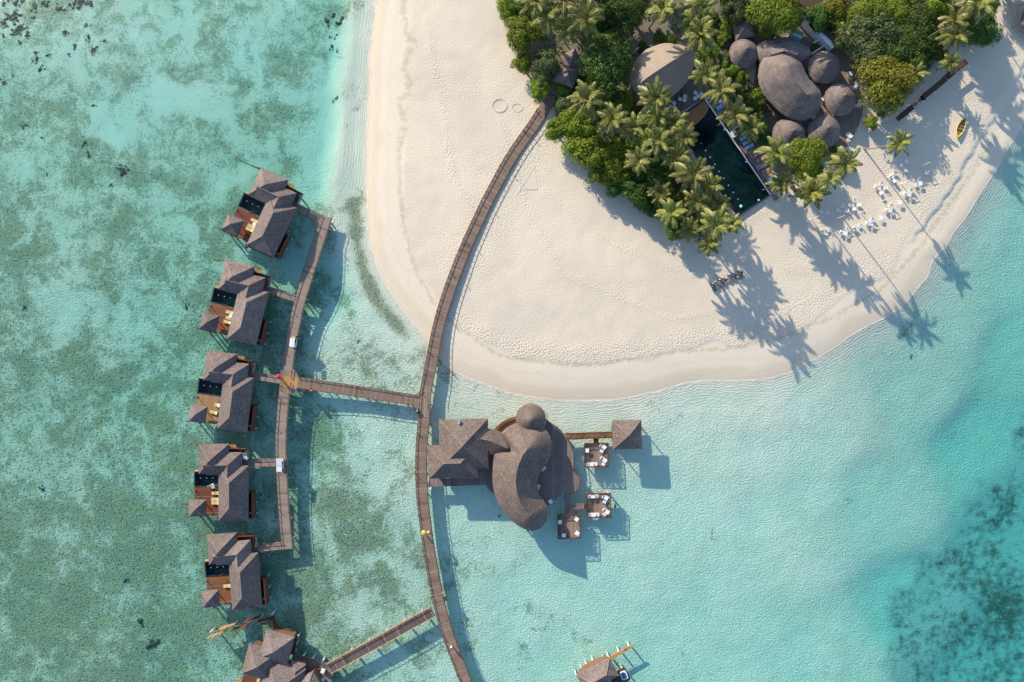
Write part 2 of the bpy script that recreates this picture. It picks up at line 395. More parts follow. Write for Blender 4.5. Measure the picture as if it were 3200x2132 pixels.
# ------------------------------------------------------------------ terrain, seabed and water
def lin(a, b, st): return np.arange(a, b, st)
far = np.array([3000., 1500., 800., 450., 300., 220., 180., 150., 135.])
xs = np.concatenate([-far, lin(-126, 126, .45), far[::-1]])
fy = np.array([3000., 1500., 800., 450., 300., 200., 150., 115., 100.])
ys = np.concatenate([-fy, lin(-90, 90, .45), fy[::-1]])
X, Y = np.meshgrid(xs, ys)
U = X * K + 1600; V = 1066 - Y * K
SHORE = [(1300,-3000),(1200,-600),(1185,-150),(1174,0),(1166,74),(1156,166),(1153,214),(1155,253),(1150,327),(1146,416),(1143,520),(1146,640),(1156,762),(1176,825),(1200,880),(1232,935),(1268,985),(1305,1030),(1340,1075),(1375,1120),(1409,1155),(1463,1182),(1527,1207),(1591,1227),(1655,1240),(1728,1251),(1824,1255),(1920,1250),(1977,1239),(2054,1224),(2130,1202),(2200,1190),(2300,1190),(2400,1186),(2469,1165),(2545,1124),(2620,1079),(2696,1027),(2765,996),(2824,958),(2861,913),(2899,862),(2917,814),(2958,769),(2979,728),(3013,690),(3061,613),(3105,545),(3155,462),(3200,383),(3260,270),(3330,120),(3400,-60),(3600,-600),(3900,-3000)]
def sdf(poly, closed=True, U=U, V=V):
    P = np.array(poly, float); n = len(P); d = np.full(U.shape, 1e9); ins = np.zeros(U.shape, bool)
    for i in range(n if closed else n - 1):
        a = P[i]; b = P[(i + 1) % n]; ab = b - a; L = max((ab ** 2).sum(), 1e-9)
        t = np.clip(((U - a[0]) * ab[0] + (V - a[1]) * ab[1]) / L, 0, 1)
        d = np.minimum(d, (U - a[0] - t * ab[0]) ** 2 + (V - a[1] - t * ab[1]) ** 2)
        if closed:
            c = ((a[1] > V) != (b[1] > V)); xx = (b[0] - a[0]) * (V - a[1]) / (b[1] - a[1] + 1e-12) + a[0]
            ins ^= c & (U < xx)
    d = np.sqrt(d) / K
    return np.where(ins, d, -d) if closed else d
def smooth(x, a, b):
    t = np.clip((x - a) / (b - a), 0, 1); return t * t * (3 - 2 * t)
def vnoise(sc, seed, amp=1.0):
    r = np.random.default_rng(seed); n = 256; T = r.random((n, n)) * 2 - 1
    gx = X / sc + 1000; gy = Y / sc + 1000
    ix = np.floor(gx).astype(int); iy = np.floor(gy).astype(int); fx = gx - ix; fyy = gy - iy
    fx = fx * fx * (3 - 2 * fx); fyy = fyy * fyy * (3 - 2 * fyy)
    a = T[iy % n, ix % n]; b = T[iy % n, (ix + 1) % n]; c = T[(iy + 1) % n, ix % n]; d = T[(iy + 1) % n, (ix + 1) % n]
    return amp * ((a * (1 - fx) + b * fx) * (1 - fyy) + (c * (1 - fx) + d * fx) * fyy)
def idw(pts, p=2.6, soft=60.):
    num = 0; den = 0
    for (u, v, z) in pts:
        w = 1 / (((U - u) ** 2 + (V - v) ** 2) + soft ** 2) ** p; num = num + w * z; den = den + w
    return num / den
D = sdf(SHORE) + vnoise(3.0, 1, .15) + vnoise(.9, 2, .05)
DEPTH = [(100,100,1.55),(100,1000,1.2),(100,2000,1.1),(600,200,1.75),(600,1000,1.55),(700,1900,1.3),(900,300,1.8),(1000,500,1.8),(960,900,1.6),(960,1400,1.4),(1100,1500,.85),(1120,1100,.7),(1200,1900,.9),(1250,1400,.7),(1150,1750,.9),(1450,1350,.6),(1450,1700,.95),(1700,1300,.38),(1900,1350,.62),(1700,1900,1.15),(2000,1700,1.05),(2300,1300,.75),(2200,2100,1.35),(2600,1300,.95),(2500,1700,1.1),(2600,2100,1.5),(2900,1200,1.45),(3000,1000,1.6),(2800,1600,1.55),(3150,800,1.8),(3200,1100,2.3),(3100,1400,2.7),(2900,1900,2.7),(3200,1700,3.1),(3150,2100,3.4),(4500,2000,5.),(-1500,1000,1.6),(1600,4000,2.),(3000,950,1.5),(1050,760,1.1)]
tgt = idw(DEPTH)
shelf = sdf([(1100,-3000),(1092,-100),(1089,30),(1083,149),(1071,267),(1059,446),(1050,498),(1036,613),(1036,690),(1060,760),(1100,850),(1150,960),(1230,1040),(1345,1180),(1345,1500),(4000,1500),(4000,-3000)]) + vnoise(4., 3, .5)
west = smooth(1600 - U, 200, 420) * smooth(1500 - V, 380, 560)      # shallow sand shelf along the west beach
slope = -tgt * (1 - np.exp(np.minimum(D, 0) / 7.0))
shz = -np.minimum(.30, -np.minimum(D, 0) * .11) - (tgt - .3) * smooth(-shelf, -1.5, 4.5)
zsea = slope * (1 - west) + shz * west
zsea += (vnoise(6., 4, .10) + vnoise(2., 5, .04)) * smooth(-D, 1, 8)
zland = 1.0 * (1 - np.exp(-np.maximum(D, 0) / 5.5)) + .28 * smooth(D, 8, 30) + vnoise(9., 6, .07) * smooth(D, 4, 14) + vnoise(2.3, 8, .03) * smooth(D, 5, 9)
SC = [(3700,-900),(3420,-200),(3300,40),(3200,204),(3123,335),(3078,405),(3043,462),(3008,526),(2972,587),(2931,646),(2890,697),(2852,746),(2819,784)]
scp = sdf(SC + [(2300,784),(2300,-900)]) + vnoise(1.6, 9, .45)
fade = smooth(sdf([(2600,-900),(3900,-900),(3900,760),(2860,760),(2600,600)]), -3, 3)
Z = np.where(D > 0, zland, zsea)
Z = Z - .26 * (1 - smooth(scp, -.15, .3)) * fade * smooth(D, .5, 5)
# the hollow walked out beside the jetty and soft dunes
Z += .10 * np.exp(-(sdf([(1480,280),(1500,420),(1520,520)], False) / 4) ** 2) * -1
under = smooth(-Z, -.03, .05)
GR = [(50,50,.30),(400,300,.16),(800,150,.12),(950,100,.2),(700,450,.4),(850,350,.36),(100,600,.36),(300,900,.30),(550,700,.36),(300,1300,.46),(100,1600,.56),(500,1400,.52),(300,1900,.6),(600,1750,.72),(500,2100,.62),(100,2100,.58),(750,1150,.5),(880,1250,.5),(900,1000,.42),(950,1750,.6),(1080,1650,.58),(1050,1450,.36),(1100,1250,.02),(1200,1450,.02),(1230,1800,.2),(1150,1950,.12),(900,1850,.72),(1000,2000,.52),(1030,700,.0),(1120,1100,.12),(1180,900,-.1),(1400,1500,-.6),(1800,2000,-.5),(1900,1300,-.45),(2500,1400,-.9),(2500,2000,-.9),(2100,1700,-.9),(2900,1200,-.9),(2250,1250,-.8),(2000,1950,-.7),(2800,1050,-.5),(3100,900,-.8),(1700,1290,-.18),(1600,2100,-.3),(1010,950,.2),(600,350,.15),(1000,150,.2),(1110,200,-.4),(1100,400,-.4)]
grass = idw(GR); grass = grass + .16 * smooth(grass, .05, .3) + .05 * smooth(V, 1100, 1900) * smooth(800 - U, 0, 300) + .05 * smooth(250 - U, 0, 250)
wk = sdf([(1102,640),(1112,740),(1135,850),(1175,940),(1215,990),(1258,1038)], False)
grass = np.maximum(grass, 1.3 - wk / 1.7)
for (u, v, r, a) in [(175,1905,4.5,.7),(290,1955,4.,.7),(560,1990,3,.5),(460,2020,3,.45),(1000,20,5,.5),(1050,60,3,.5),(960,1880,4,.2),(1690,1300,2.,.3),(1950,1310,2.5,.3),(2830,1050,1.8,.45),(2880,1000,1.8,.35),(2745,1110,2,.2),(850,1530,3,.2)]:
    grass = grass + a * np.exp(-(((U - u) ** 2 + (V - v) ** 2) / (r * K) ** 2))
grass = np.where(west * smooth(shelf, -1, 1) > .5, np.minimum(grass, np.maximum(-.35, 1.3 - wk / 1.7)), grass)
nw = vnoise(5., 12, .9)
wet = smooth(D, -2, .3) * (1 - .5 * smooth(D + nw, 1.8, 4.2) - .5 * smooth(D + nw, 7.0, 9.5))
wet = wet * (1 - .25 * fade)
reefp = sdf([(3450,1150),(3220,1280),(3140,1450),(3070,1490),(3010,1620),(2985,1680),(2900,1760),(2810,1840),(2785,1920),(2770,2000),(2765,2132),(2760,2500),(2700,4000),(6000,4000),(6000,1150)]) + vnoise(5., 13, 1.2) + vnoise(1.7, 14, .5)
reef = .5 * smooth(reefp + vnoise(3.2, 15, 1.5), -2.5, 5.0) + .0
for (u, v, r, a) in [(3160,1890,5,.6),(3190,1960,5,.4),(2980,1800,6,.12),(2850,1930,6,.12),(3000,2050,8,.16),(3120,1600,7,.12),(3130,2020,6,.2)]:
    reef = reef + a * np.exp(-(((U - u) ** 2 + (V - v) ** 2) / (r * K) ** 2)) * (reef > .1)
LIT = [(1265,-100),(1262,60),(1270,110),(1300,140),(1272,180),(1265,215),(1280,265),(1275,300),(1250,320),(1262,370),(1260,420),(1245,500),(1250,600),(1262,700),(1290,820),(1330,900),(1365,960),(1425,1015),(1480,1060),(1560,1110),(1640,1125),(1768,1138),(1900,1132),(2100,1100),(2260,1090),(2400,1067),(2496,1037),(2607,986),(2744,907),(2813,838),(2880,762),(2960,650),(3050,520),(3110,430)]
litd = sdf(LIT, False); litter = np.exp(-(litd / (.9 + .5 * (U < 1310) * (V < 450))) ** 2) * .75
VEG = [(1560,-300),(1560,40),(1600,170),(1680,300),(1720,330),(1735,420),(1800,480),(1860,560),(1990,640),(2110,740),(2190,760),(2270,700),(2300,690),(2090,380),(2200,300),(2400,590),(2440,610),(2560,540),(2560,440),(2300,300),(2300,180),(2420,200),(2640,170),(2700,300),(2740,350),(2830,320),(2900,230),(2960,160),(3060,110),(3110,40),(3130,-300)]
soil_shade = .9 * smooth(sdf(VEG), -.4, 1.6) * smooth(D, 1, 3)  # mask for the darkened ground: soil plus painted tree shade
ftd = sdf([(1700,380),(1600,540),(1520,680),(1450,830)], False)
foot = .06 + .5 * np.exp(-(ftd / 5) ** 2) + .5 * np.exp(-(litd / 4.) ** 2) * (U > 1400) + .25 * (U > 2300) + vnoise(8., 21, .2) + .5 * np.exp(-(scp / 3) ** 2) * (scp < 0) * fade
for tr, wd_, am in (([(1330,60),(1380,300),(1420,560),(1500,700)], .9, .7), ([(1560,360),(1640,640),(1760,860),(2100,1000),(2300,960)], .8, .7), ([(1700,600),(1900,760),(2130,850)], .7, .6), ([(1440,1000),(1560,1070),(1750,1100),(2000,1085),(2350,1020),(2600,900)], 1.6, .8), ([(2160,860),(2300,720),(2420,640)], .9, .7), ([(2700,480),(2850,640),(2950,700)], 1.4, .5)):
    foot = foot + .7 * am * np.exp(-((sdf(tr, False) + vnoise(2.5, 31, .5)) / wd_) ** 2)
foot = np.clip(foot, 0, 1.4)

ny, nx = X.shape
co = np.stack([X, Y, Z], -1).reshape(-1, 3)
ii = np.arange(nx * ny).reshape(ny, nx)
fa = np.stack([ii[:-1, :-1], ii[:-1, 1:], ii[1:, 1:], ii[1:, :-1]], -1).reshape(-1, 4)
me = bpy.data.meshes.new('beach_and_seabed')
me.vertices.add(len(co)); me.vertices.foreach_set('co', co.ravel().astype(np.float32))
me.loops.add(fa.size); me.loops.foreach_set('vertex_index', fa.ravel().astype(np.int32))
me.polygons.add(len(fa)); me.polygons.foreach_set('loop_start', (np.arange(len(fa)) * 4).astype(np.int32))
me.update(calc_edges=True); me.validate()
me.polygons.foreach_set('use_smooth', np.ones(len(me.polygons), bool))
def fcol(name, r, g_, b_, a_):
    at = me.attributes.new(name, 'FLOAT_COLOR', 'POINT')
    at.data.foreach_set('color', np.stack([np.broadcast_to(q, X.shape) for q in (r, g_, b_, a_)], -1).ravel().astype(np.float32))
fcol('zone', grass, wet, reef, litter); dull = np.clip(idw([(2200,1500,0),(3100,1000,.35),(2900,1250,.4),(3150,1200,.55),(2750,1900,.35),(3000,1700,.4),(600,150,.3),(150,150,.3),(900,300,.25),(1500,1500,0),(1900,1300,0),(1150,1300,0),(1100,1700,.1),(300,1000,.2),(300,1800,.15),(2500,1900,.1),(3050,800,.3),(1700,2050,.05),(800,1300,.2),(2400,1300,.05)], 2.0, 220.), 0, 1)
fcol('zone_two', soil_shade, under, foot, dull)
sh = me.attributes.new('shore', 'FLOAT', 'POINT'); sh.data.foreach_set('value', D.ravel().astype(np.float32))
me.materials.append(M_TERR)
terr = bpy.data.objects.new('beach_and_seabed', me); C.objects.link(terr); terr['kind'] = 'structure'
def gz(x, y):
    i = min(max(np.searchsorted(xs, x) - 1, 0), nx - 2); j = min(max(np.searchsorted(ys, y) - 1, 0), ny - 2)
    a = (x - xs[i]) / (xs[i + 1] - xs[i]); b = (y - ys[j]) / (ys[j + 1] - ys[j])
    return float((Z[j, i] * (1 - a) + Z[j, i + 1] * a) * (1 - b) + (Z[j + 1, i] * (1 - a) + Z[j + 1, i + 1] * a) * b)
def GP(u, v, h=0.0):
    """the ground point seen at a pixel (its own height taken into account), raised by h"""
    z = 0.0
    for _ in range(4):
        p = W(u, v, z + h); z = gz(p.x, p.y)
    p = W(u, v, z + h); return Vector((p.x, p.y, z + h))
w = MB().box((0, 0, -4.), (5800, 5800, 8.)).build('lagoon_water', M_WATER); w['kind'] = 'structure'
M_WATER.cycles.homogeneous_volume = True

# ------------------------------------------------------------------ camera, light, sky
cam = bpy.data.cameras.new('camera'); cam.sensor_width = 36; cam.lens = 36 * H / (3200 / K); cam.clip_end = 8000; cam.clip_start = .5
co_ = bpy.data.objects.new('camera', cam); C.objects.link(co_); co_.location = (0, 0, H); bpy.context.scene.camera = co_
EL = math.radians(23.0); AZ = math.radians(51.5)
d = Vector((math.cos(AZ) * math.cos(EL), -math.sin(AZ) * math.cos(EL), -math.sin(EL)))
sl = bpy.data.lights.new('sun', 'SUN'); sl.energy = 4.6; sl.angle = math.radians(.5); sl.color = (1.0, .88, .70)
so = bpy.data.objects.new('sun', sl); C.objects.link(so); so.rotation_euler = d.to_track_quat('-Z', 'Y').to_euler(); so.location = (-60, 80, 60)
wd = bpy.data.worlds.new('World'); bpy.context.scene.world = wd; wd.use_nodes = True
nt = wd.node_tree; bg = nt.nodes['Background']; sk = nt.nodes.new('ShaderNodeTexSky'); sk.sky_type = 'NISHITA'
sk.sun_disc = False; sk.sun_elevation = EL; sk.sun_rotation = -math.atan2(math.cos(AZ), math.sin(AZ)); sk.air_density = 1.0; sk.dust_density = .6; sk.ozone_density = 2.6
nt.links.new(sk.outputs[0], bg.inputs[0]); bg.inputs[1].default_value = .15
sc = bpy.context.scene
sc.view_settings.view_transform = 'Standard'; sc.view_settings.look = 'None'; sc.view_settings.gamma = 1; sc.view_settings.exposure = .62
sc.cycles.max_bounces = 6; sc.cycles.transparent_max_bounces = 16; sc.cycles.volume_bounces = 0
# ------------------------------------------------------------------ roof helpers
def xy(p, z): return Vector((p[0], p[1], z))
def hip(mb, c, ze, pitch=.62, th=.22, caps=None):
    """closed hipped roof on four corners (NW, NE, SE, SW in plan)"""
    p = [xy(q, ze) for q in c]; e1 = p[1] - p[0]; e2 = p[3] - p[0]; a, b = e1.length, e2.length
    if a >= b:
        h = b / 2; t = h / a; rise = h * pitch
        r0 = (p[0] + p[3]) / 2 + (p[1] - p[0]) * t; r1 = (p[1] + p[2]) / 2 - (p[1] - p[0]) * t
        fs = [(0, 1, r1, r0), (1, 2, r1, None), (2, 3, r0, r1), (3, 0, r0, None)]
    else:
        h = a / 2; t = h / b; rise = h * pitch
        r0 = (p[0] + p[1]) / 2 + (p[3] - p[0]) * t; r1 = (p[3] + p[2]) / 2 - (p[3] - p[0]) * t
        fs = [(0, 1, r0, None), (1, 2, r1, r0), (2, 3, r1, None), (3, 0, r0, r1)]
    up = Vector((0, 0, rise)); r0 = r0 + up; r1 = r1 + up
    for i, j, s, q in fs:
        s = s + up; L = (p[j] - p[i]).length
        S = math.hypot(h, rise); pts = [p[i], p[j], s]; uv = [(0, 0), (L, 0), (L - h, S)]
        if q is None: uv[2] = (L / 2, S)
        elif q is not None: pts.append(q + up); uv.append((h, S))
        if (pts[1] - pts[0]).cross(pts[2] - pts[0]).z < 0: pts = pts[::-1]; uv = uv[::-1]
        mb.poly(pts, uv)
        lo = [p[i] - Vector((0, 0, th)), p[j] - Vector((0, 0, th))]
        mb.poly([lo[0], lo[1], p[j], p[i]], [(0, 0), (L, 0), (L, th), (0, th)])
    mb.poly([q - Vector((0, 0, th)) for q in p])
    if caps is not None:
        for q in p:
            r = r0 if (q - r0).length < (q - r1).length else r1
            caps.bar(q + Vector((0, 0, .03)), r + Vector((0, 0, .03)), .11, .08)
        if (r0 - r1).length > .2: caps.bar(r0 + Vector((0, 0, .04)), r1 + Vector((0, 0, .04)), .13, .08)
    return r0, r1
def lroof(mb, L, ze, rise, th=.22, caps=None):
    """L-shaped roof: eave points P0..P5, ridge points R0,R1,R2 (plan)"""
    P = [xy(q, ze) for q in L[:6]]; R = [xy(q, ze + rise) for q in L[6:]]
    for f in ((P[0], P[1], R[1], R[0]), (P[1], P[2], R[2], R[1]), (P[3], P[4], R[1], R[2]), (P[4], P[5], R[0], R[1])):
        L1 = (f[1] - f[0]).length; pts = list(f); S = 3.0
        d1 = (f[1] - f[0]).normalized(); uv = []
        for q in f:
            v = q - f[0]; a = v.dot(d1); uv.append((a, (v - d1 * a).length))
        if (pts[1] - pts[0]).cross(pts[2] - pts[0]).z < 0: pts = pts[::-1]; uv = uv[::-1]
        mb.poly(pts, uv)
    for i in range(6):
        j = (i + 1) % 6; z = Vector((0, 0, th)); mb.poly([P[i] - z, P[j] - z, P[j], P[i]])
    if caps is not None:
        up = Vector((0, 0, .03))
        for a, b in ((P[1], R[1]), (R[0], R[1]), (R[1], R[2])): caps.bar(a + up, b + up, .11, .08)
def catmull(pts, n=6, closed=True):
    out = []; m = len(pts)
    for i in range(m if closed else m - 1):
        g = lambda k: np.array(pts[k % m] if closed else pts[min(max(k, 0), m - 1)], float)
        a, b, c, d_ = g(i - 1), g(i), g(i + 1), g(i + 2)
        for k in range(n):
            t = k / n; out.append(tuple(.5 * (2 * b + (c - a) * t + (2 * a - 5 * b + 4 * c - d_) * t * t + (3 * b - a - 3 * c + d_) * t ** 3)))
    if not closed: out.append(tuple(pts[-1]))
    return out
def near_on(sp, q):
    if len(sp) == 1: return sp[0]
    best = None
    for a, b in zip(sp[:-1], sp[1:]):
        ab = b - a; t = max(0, min(1, (q - a).xy.dot(ab.xy) / ab.xy.length_squared)); s = a + ab * t
        dd = (q - s).xy.length
        if best is None or dd < best[0]: best = (dd, s)
    return best[1]
def spine_roof(outline, spine, ze, bulge=.12, rings=7, th=.3, res=6, wob=.0, ragged=0.0, soft=1):
    """outline: plan points (world), spine: world points with z"""
    O = [Vector((p[0], p[1], ze)) for p in (catmull([tuple(q[:2]) for q in outline], res) if res > 1 else outline)]
    if sum(O[i].x * O[(i + 1) % len(O)].y - O[(i + 1) % len(O)].x * O[i].y for i in range(len(O))) < 0: O = O[::-1]
    mb = MB(); n = len(O); cum = [0]
    for i in range(n): cum.append(cum[-1] + (O[(i + 1) % n] - O[i]).length)
    rows = []
    S = [near_on(spine, o) for o in O]
    for _ in range(soft):
        S = [(S[i - 1] + S[i] * 2 + S[(i + 1) % n]) / 4 for i in range(n)] if len(spine) > 1 else S
    for k in range(rings + 1):
        t = k / rings; row = []
        for i in range(n):
            o = O[i]
            if ragged and k == 0:
                o = o + (o - S[i]).normalized() * random.uniform(-ragged, ragged)
            p = o.lerp(S[i], t); p.z = ze + (S[i].z - ze) * (t + bulge * math.sin(PI * t)) + (random.uniform(-wob, wob) if 0 < k < rings else 0)
            row.append(p)
        rows.append(row)
    for k in range(rings):
        for i in range(n):
            j = (i + 1) % n; Ls = (O[i] - S[i]).length
            mb.poly([rows[k][i], rows[k][j], rows[k + 1][j], rows[k + 1][i]],
                    [(cum[i], Ls * k / rings), (cum[i + 1], Ls * k / rings), (cum[i + 1], Ls * (k + 1) / rings), (cum[i], Ls * (k + 1) / rings)])
    for i in range(n):
        j = (i + 1) % n; a = O[i].lerp(S[i], .03); b = O[j].lerp(S[j], .03); a.z = b.z = ze - th
        mb.poly([a, b, rows[0][j], rows[0][i]], [(cum[i], 0), (cum[i + 1], 0), (cum[i + 1], th), (cum[i], th)])
        c = O[i].lerp(S[i], .5); e = O[j].lerp(S[j], .5); c.z = e.z = ze - th * .5
        mb.poly([b, a, c, e])
    wall = [o.lerp(s, .22) for o, s in zip(O, S)]
    return mb, wall
def weld(o, dist=.002):
    import bmesh
    bm = bmesh.new(); bm.from_mesh(o.data); bmesh.ops.remove_doubles(bm, verts=bm.verts, dist=dist)
    bmesh.ops.recalc_face_normals(bm, faces=bm.faces)
    bm.to_mesh(o.data); bm.free(); o.data.polygons.foreach_set('use_smooth', [True] * len(o.data.polygons)); o.data.set_sharp_from_angle(angle=math.radians(20)); return o

# ------------------------------------------------------------------ over-water villas
def Z4(x, y): return (560 + x / 3.92, 1360 + y / 3.92)
def E(x, y): p = W(*Z4(x, y), 4.3); return (p.x, p.y)
def Dk(x, y, z=1.7): p = W(*Z4(x, y), z); return Vector((p.x, p.y, z))
ZE = 4.3
def rect(f, x0, y0, x1, y1): return [f(x0, y0), f(x1, y0), f(x1, y1), f(x0, y1)]
def dxy(x, y): p = Dk(x, y); return (p.x, p.y)
PX = {}
def rail_mb(pts, z, h=.4, step=1.3, w=.08, mb=None, rails=1):
    mb = mb or MB()
    for a, b in zip(pts[:-1], pts[1:]):
        a = Vector((a[0], a[1], z)); b = Vector((b[0], b[1], z)); L = (b - a).length; n = max(1, round(L / step))
        for k in range(n + 1):
            p = a.lerp(b, k / n); mb.bar(p, p + Vector((0, 0, h)), w)
        for r in range(rails):
            hz = h - r * .35; mb.bar(a + Vector((0, 0, hz)), b + Vector((0, 0, hz)), w * 1.2, w)
    return mb
def pile_proto():
    m = MB().lathe((0, 0, 0), [(.2, -2.2), (.2, 1.35)], 10)
    o = m.build('pile', M_PILE); o.data.polygons.foreach_set('use_smooth', [True] * len(o.data.polygons)); return o
PILE = pile_proto(); PILE_ME = PILE.data; bpy.data.objects.remove(PILE)
def pile(parent, x, y, s=1.0):
    o = bpy.data.objects.new('pile', PILE_ME); C.objects.link(o); r = root_of(parent)
    Mi = (Matrix.Translation(r.location) @ r.rotation_euler.to_matrix().to_4x4()).inverted()
    o.parent = parent; o.location = Mi @ Vector((x, y, 0)); o.scale = (s, s, 1); return o
def slat_wall(mb, a, b, z0, z1, n=5):
    a = Vector(a); b = Vector(b)
    for k in range(n):
        z = z0 + (k + .5) * (z1 - z0) / n
        mb.bar((a.x, a.y, z), (b.x, b.y, z), .06, (z1 - z0) / n * .8)
    L = (b - a).length; m = max(1, round(L / 1.6))
    for k in range(m + 1):
        p = a.lerp(b, k / m); mb.bar((p.x, p.y, z0 - .3), (p.x, p.y, z1 + .08), .12)
def make_villa():
    piv = (E(475, 1050)[0] + E(848, 375)[0]) / 2, (E(475, 1050)[1] + E(848, 375)[1]) / 2
    t = thing('water_villa', '', 'villa', (piv[0], piv[1], 0))
    caps = MB(); m = MB(); hip(m, rect(E, 240, 107, 608, 475), ZE, .72, caps=caps)
    r = m.build('bedroom_roof', M_SHIN, t); caps.build('ridge_capping', M_CAP, r)
    caps = MB(); m = MB()
    L = [E(330, 212), E(766, 212), E(766, 700), E(487, 700), E(487, 491), E(330, 491), E(330, 351.5), E(626.5, 351.5), E(626.5, 700)]
    h = (Vector(E(766, 212)) - Vector(E(766, 351.5))).length
    lroof(m, L, ZE - .05, h * .70, caps=caps); r = m.build('entrance_roof', M_SHIN, t); caps.build('ridge_capping', M_CAP, r)
    caps = MB(); m = MB(); hip(m, rect(E, 479, 375, 846, 1050), ZE, .72, caps=caps)
    r = m.build('main_roof', M_SHIN, t); caps.build('ridge_capping', M_CAP, r)
    for (x0, y0, x1, y1) in ((285, 150, 565, 430), (520, 425, 805, 1005), (565, 250, 725, 425)):
        MB().prism(rect(E, x0, y0, x1, y1), 1.55, 4.5).build('wall', M_WALL, t)
    MB().prism(rect(dxy, 255, 150, 600, 440), 1.3, 1.6).prism(rect(dxy, 500, 441, 835, 1030), 1.3, 1.6).build('floor_slab', M_TIMB, t)
    MB().prism(rect(dxy, 190, 641, 499, 972), 1.45, 1.7).build('sun_deck', M_DKOR, t)
    MB().prism(rect(dxy, 605, 152, 848, 382), 1.45, 1.68).build('entrance_deck', M_DKGR, t)
    # plunge pool: rim, floor, lamps, water
    rim = MB()
    for (x0, y0, x1, y1) in ((185, 445, 200, 635), (200, 445, 490, 460), (474, 460, 490, 635), (200, 619, 474, 635)):
        rim.prism(rect(dxy, x0, y0, x1, y1), .55, 1.78)
    rim.prism(rect(dxy, 200, 460, 474, 619), .55, .72)
    pl = rim.build('plunge_pool', M_POOLT, t)
    MB().prism(rect(dxy, 262, 478, 468, 612), .72, .78).build('pool_floor', M_POOLB, pl)
    MB().prism(rect(dxy, 200.5, 460.5, 473.5, 618.5), 1.58, 1.60).build('pool_water', M_POOLW, pl)
    for x in (263, 338, 413): MB().lathe(Dk(x, 526, 1.5), [(.1, 0), (.1, .1), (.0, .12)], 8).build('pool_lamp', M_LAMP, pl)
    MB().prism(rect(dxy, 190, 428, 243, 445), 1.5, 1.8).build('bench', M_NEWY, t)
    # day-bed pavilion
    caps = MB(); m = MB(); f = lambda x, y: W(*Z4(x, y), 3.9).xy
    hip(m, rect(f, 120, 792, 327, 999), 3.9, .70, caps=caps); r = m.build('pavilion_roof', M_SHIN, t); caps.build('ridge_capping', M_CAP, r)
    MB().prism(rect(dxy, 132, 806, 330, 990), 1.45, 1.695).build('pavilion_floor', M_TIMB, t)
    for x in (150, 312):
        for y in (822, 975): a = Dk(x, y); MB().bar(a, (a.x, a.y, 4.0), .14).build('post', M_TIMB, t)
    MB().prism(rect(dxy, 165, 840, 295, 950), 1.7, 2.1).build('daybed', M_CUSH, t)
    # bath court
    MB().prism(rect(dxy, 847, 682, 937, 1000), 1.3, 1.5).build('bath_deck', M_TIMB, t)
    a, b = Dk(939, 685), Dk(939, 998); m = MB(); m.bar((a.x, a.y, 2.75), (b.x, b.y, 2.75), .1, 2.3); m.bar((a.x, a.y, 3.93), (b.x, b.y, 3.93), .16, .06)
    m.build('bath_screen', M_RTIMB, t)
    a, b = Dk(858, 685), Dk(939, 685); m = MB().bar((a.x, a.y, 2.6), (b.x, b.y, 2.6), .1, 2.0); m.build('side_screen', M_TIMB, t); m = MB(); a, b = Dk(858, 998), Dk(939, 998); m.bar((a.x, a.y, 2.3), (b.x, b.y, 2.3), .1, 1.4); m.build('side_screen', M_TIMB, t)
    MB().prism(rect(dxy, 880, 760, 915, 880), 1.5, 1.95).build('bathtub', M_POOLB, t)
    a = Dk(880, 950); MB().lathe((a.x, a.y, 1.5), [(.2, 0), (.26, .5), (.2, .52)], 12).build('basin', M_WHITE, t)
    # entrance screens
    m = MB(); a, b = Dk(606, 150), Dk(850, 158); slat_wall(m, a, b, 1.7, 3.5, 6); m.build('entrance_screen', M_RTIMB, t)
    m = MB(); a, b = Dk(850, 160), Dk(846, 300); slat_wall(m, a, b, 1.7, 2.6, 3); m.build('side_rail', M_GTIMB, t)
    MB().prism(rect(dxy, 608, 112, 712, 150), 1.9, 2.05).build('service_platform', M_NEW, t)
    for (x, y, s) in ((645, 182, .8), (828, 196, .5)):
        a = Dk(x, y); MB().box((a.x, a.y, 2.0), (s, .45, .6)).lathe((a.x, a.y, 2.3), [(.17, 0), (.17, .02)], 10).build('air_conditioner', M_METAL, t)
    m = MB(); a, b = Dk(150, 118), Dk(262, 100); slat_wall(m, a, b, 1.9, 3.3, 4)
    m.build('privacy_screen', M_RTIMB, t)
    m = MB()
    for k in range(5): m.prism(rect(dxy, 456, 1012 + k * 9, 478, 1021 + k * 9), 1.15 - k * .3, 1.5 - k * .3)
    m.build('water_steps', M_TIMB, t)
    a = Dk(203, 682); m = MB().tube([a, a + Vector((0, 0, 2.1)), a + Vector((.35, .0, 2.2))], .06, 6); m.box(a + Vector((0, 0, .05)), (.3, .3, .1)); m.build('shower_post', M_TIMB, t)
    m = MB()
    for dy in (0, 14):
        a = Dk(360 + dy * 2, 640 - dy); m.tube([a, a + Vector((0, 0, .9)), a + Vector((.5, .45, .9)), a + Vector((.6, .55, .1))], .04, 6)
    m.build('handrail', M_RTIMB, t)
    m = MB(); a = Dk(425, 972); n = 16
    m.tube([(a.x + .33 * math.cos(q * 2 * PI / n), a.y, 2.2 + .33 * math.sin(q * 2 * PI / n)) for q in range(n + 1)], .07, 6); m.build('lifebuoy', M_RED, t)
    m = rail_mb([dxy(330, 972), dxy(470, 974)], 1.7, .5, 1.2); m.build('deck_rail', M_RTIMB, t)
    for (x, y) in ((943, 690), (943, 828), (943, 965), (330, 180), (590, 180), (825, 190), (235, 560), (235, 670), (245, 940), (185, 840), (185, 955), (470, 955), (530, 1000), (800, 1000)):
        p = Dk(x, y, 0); pile(t, p.x, p.y)
    return t
def lounger_mb(w, l, hd=.0):
    return MB().box((0, 0, .3), (l, w, .12))
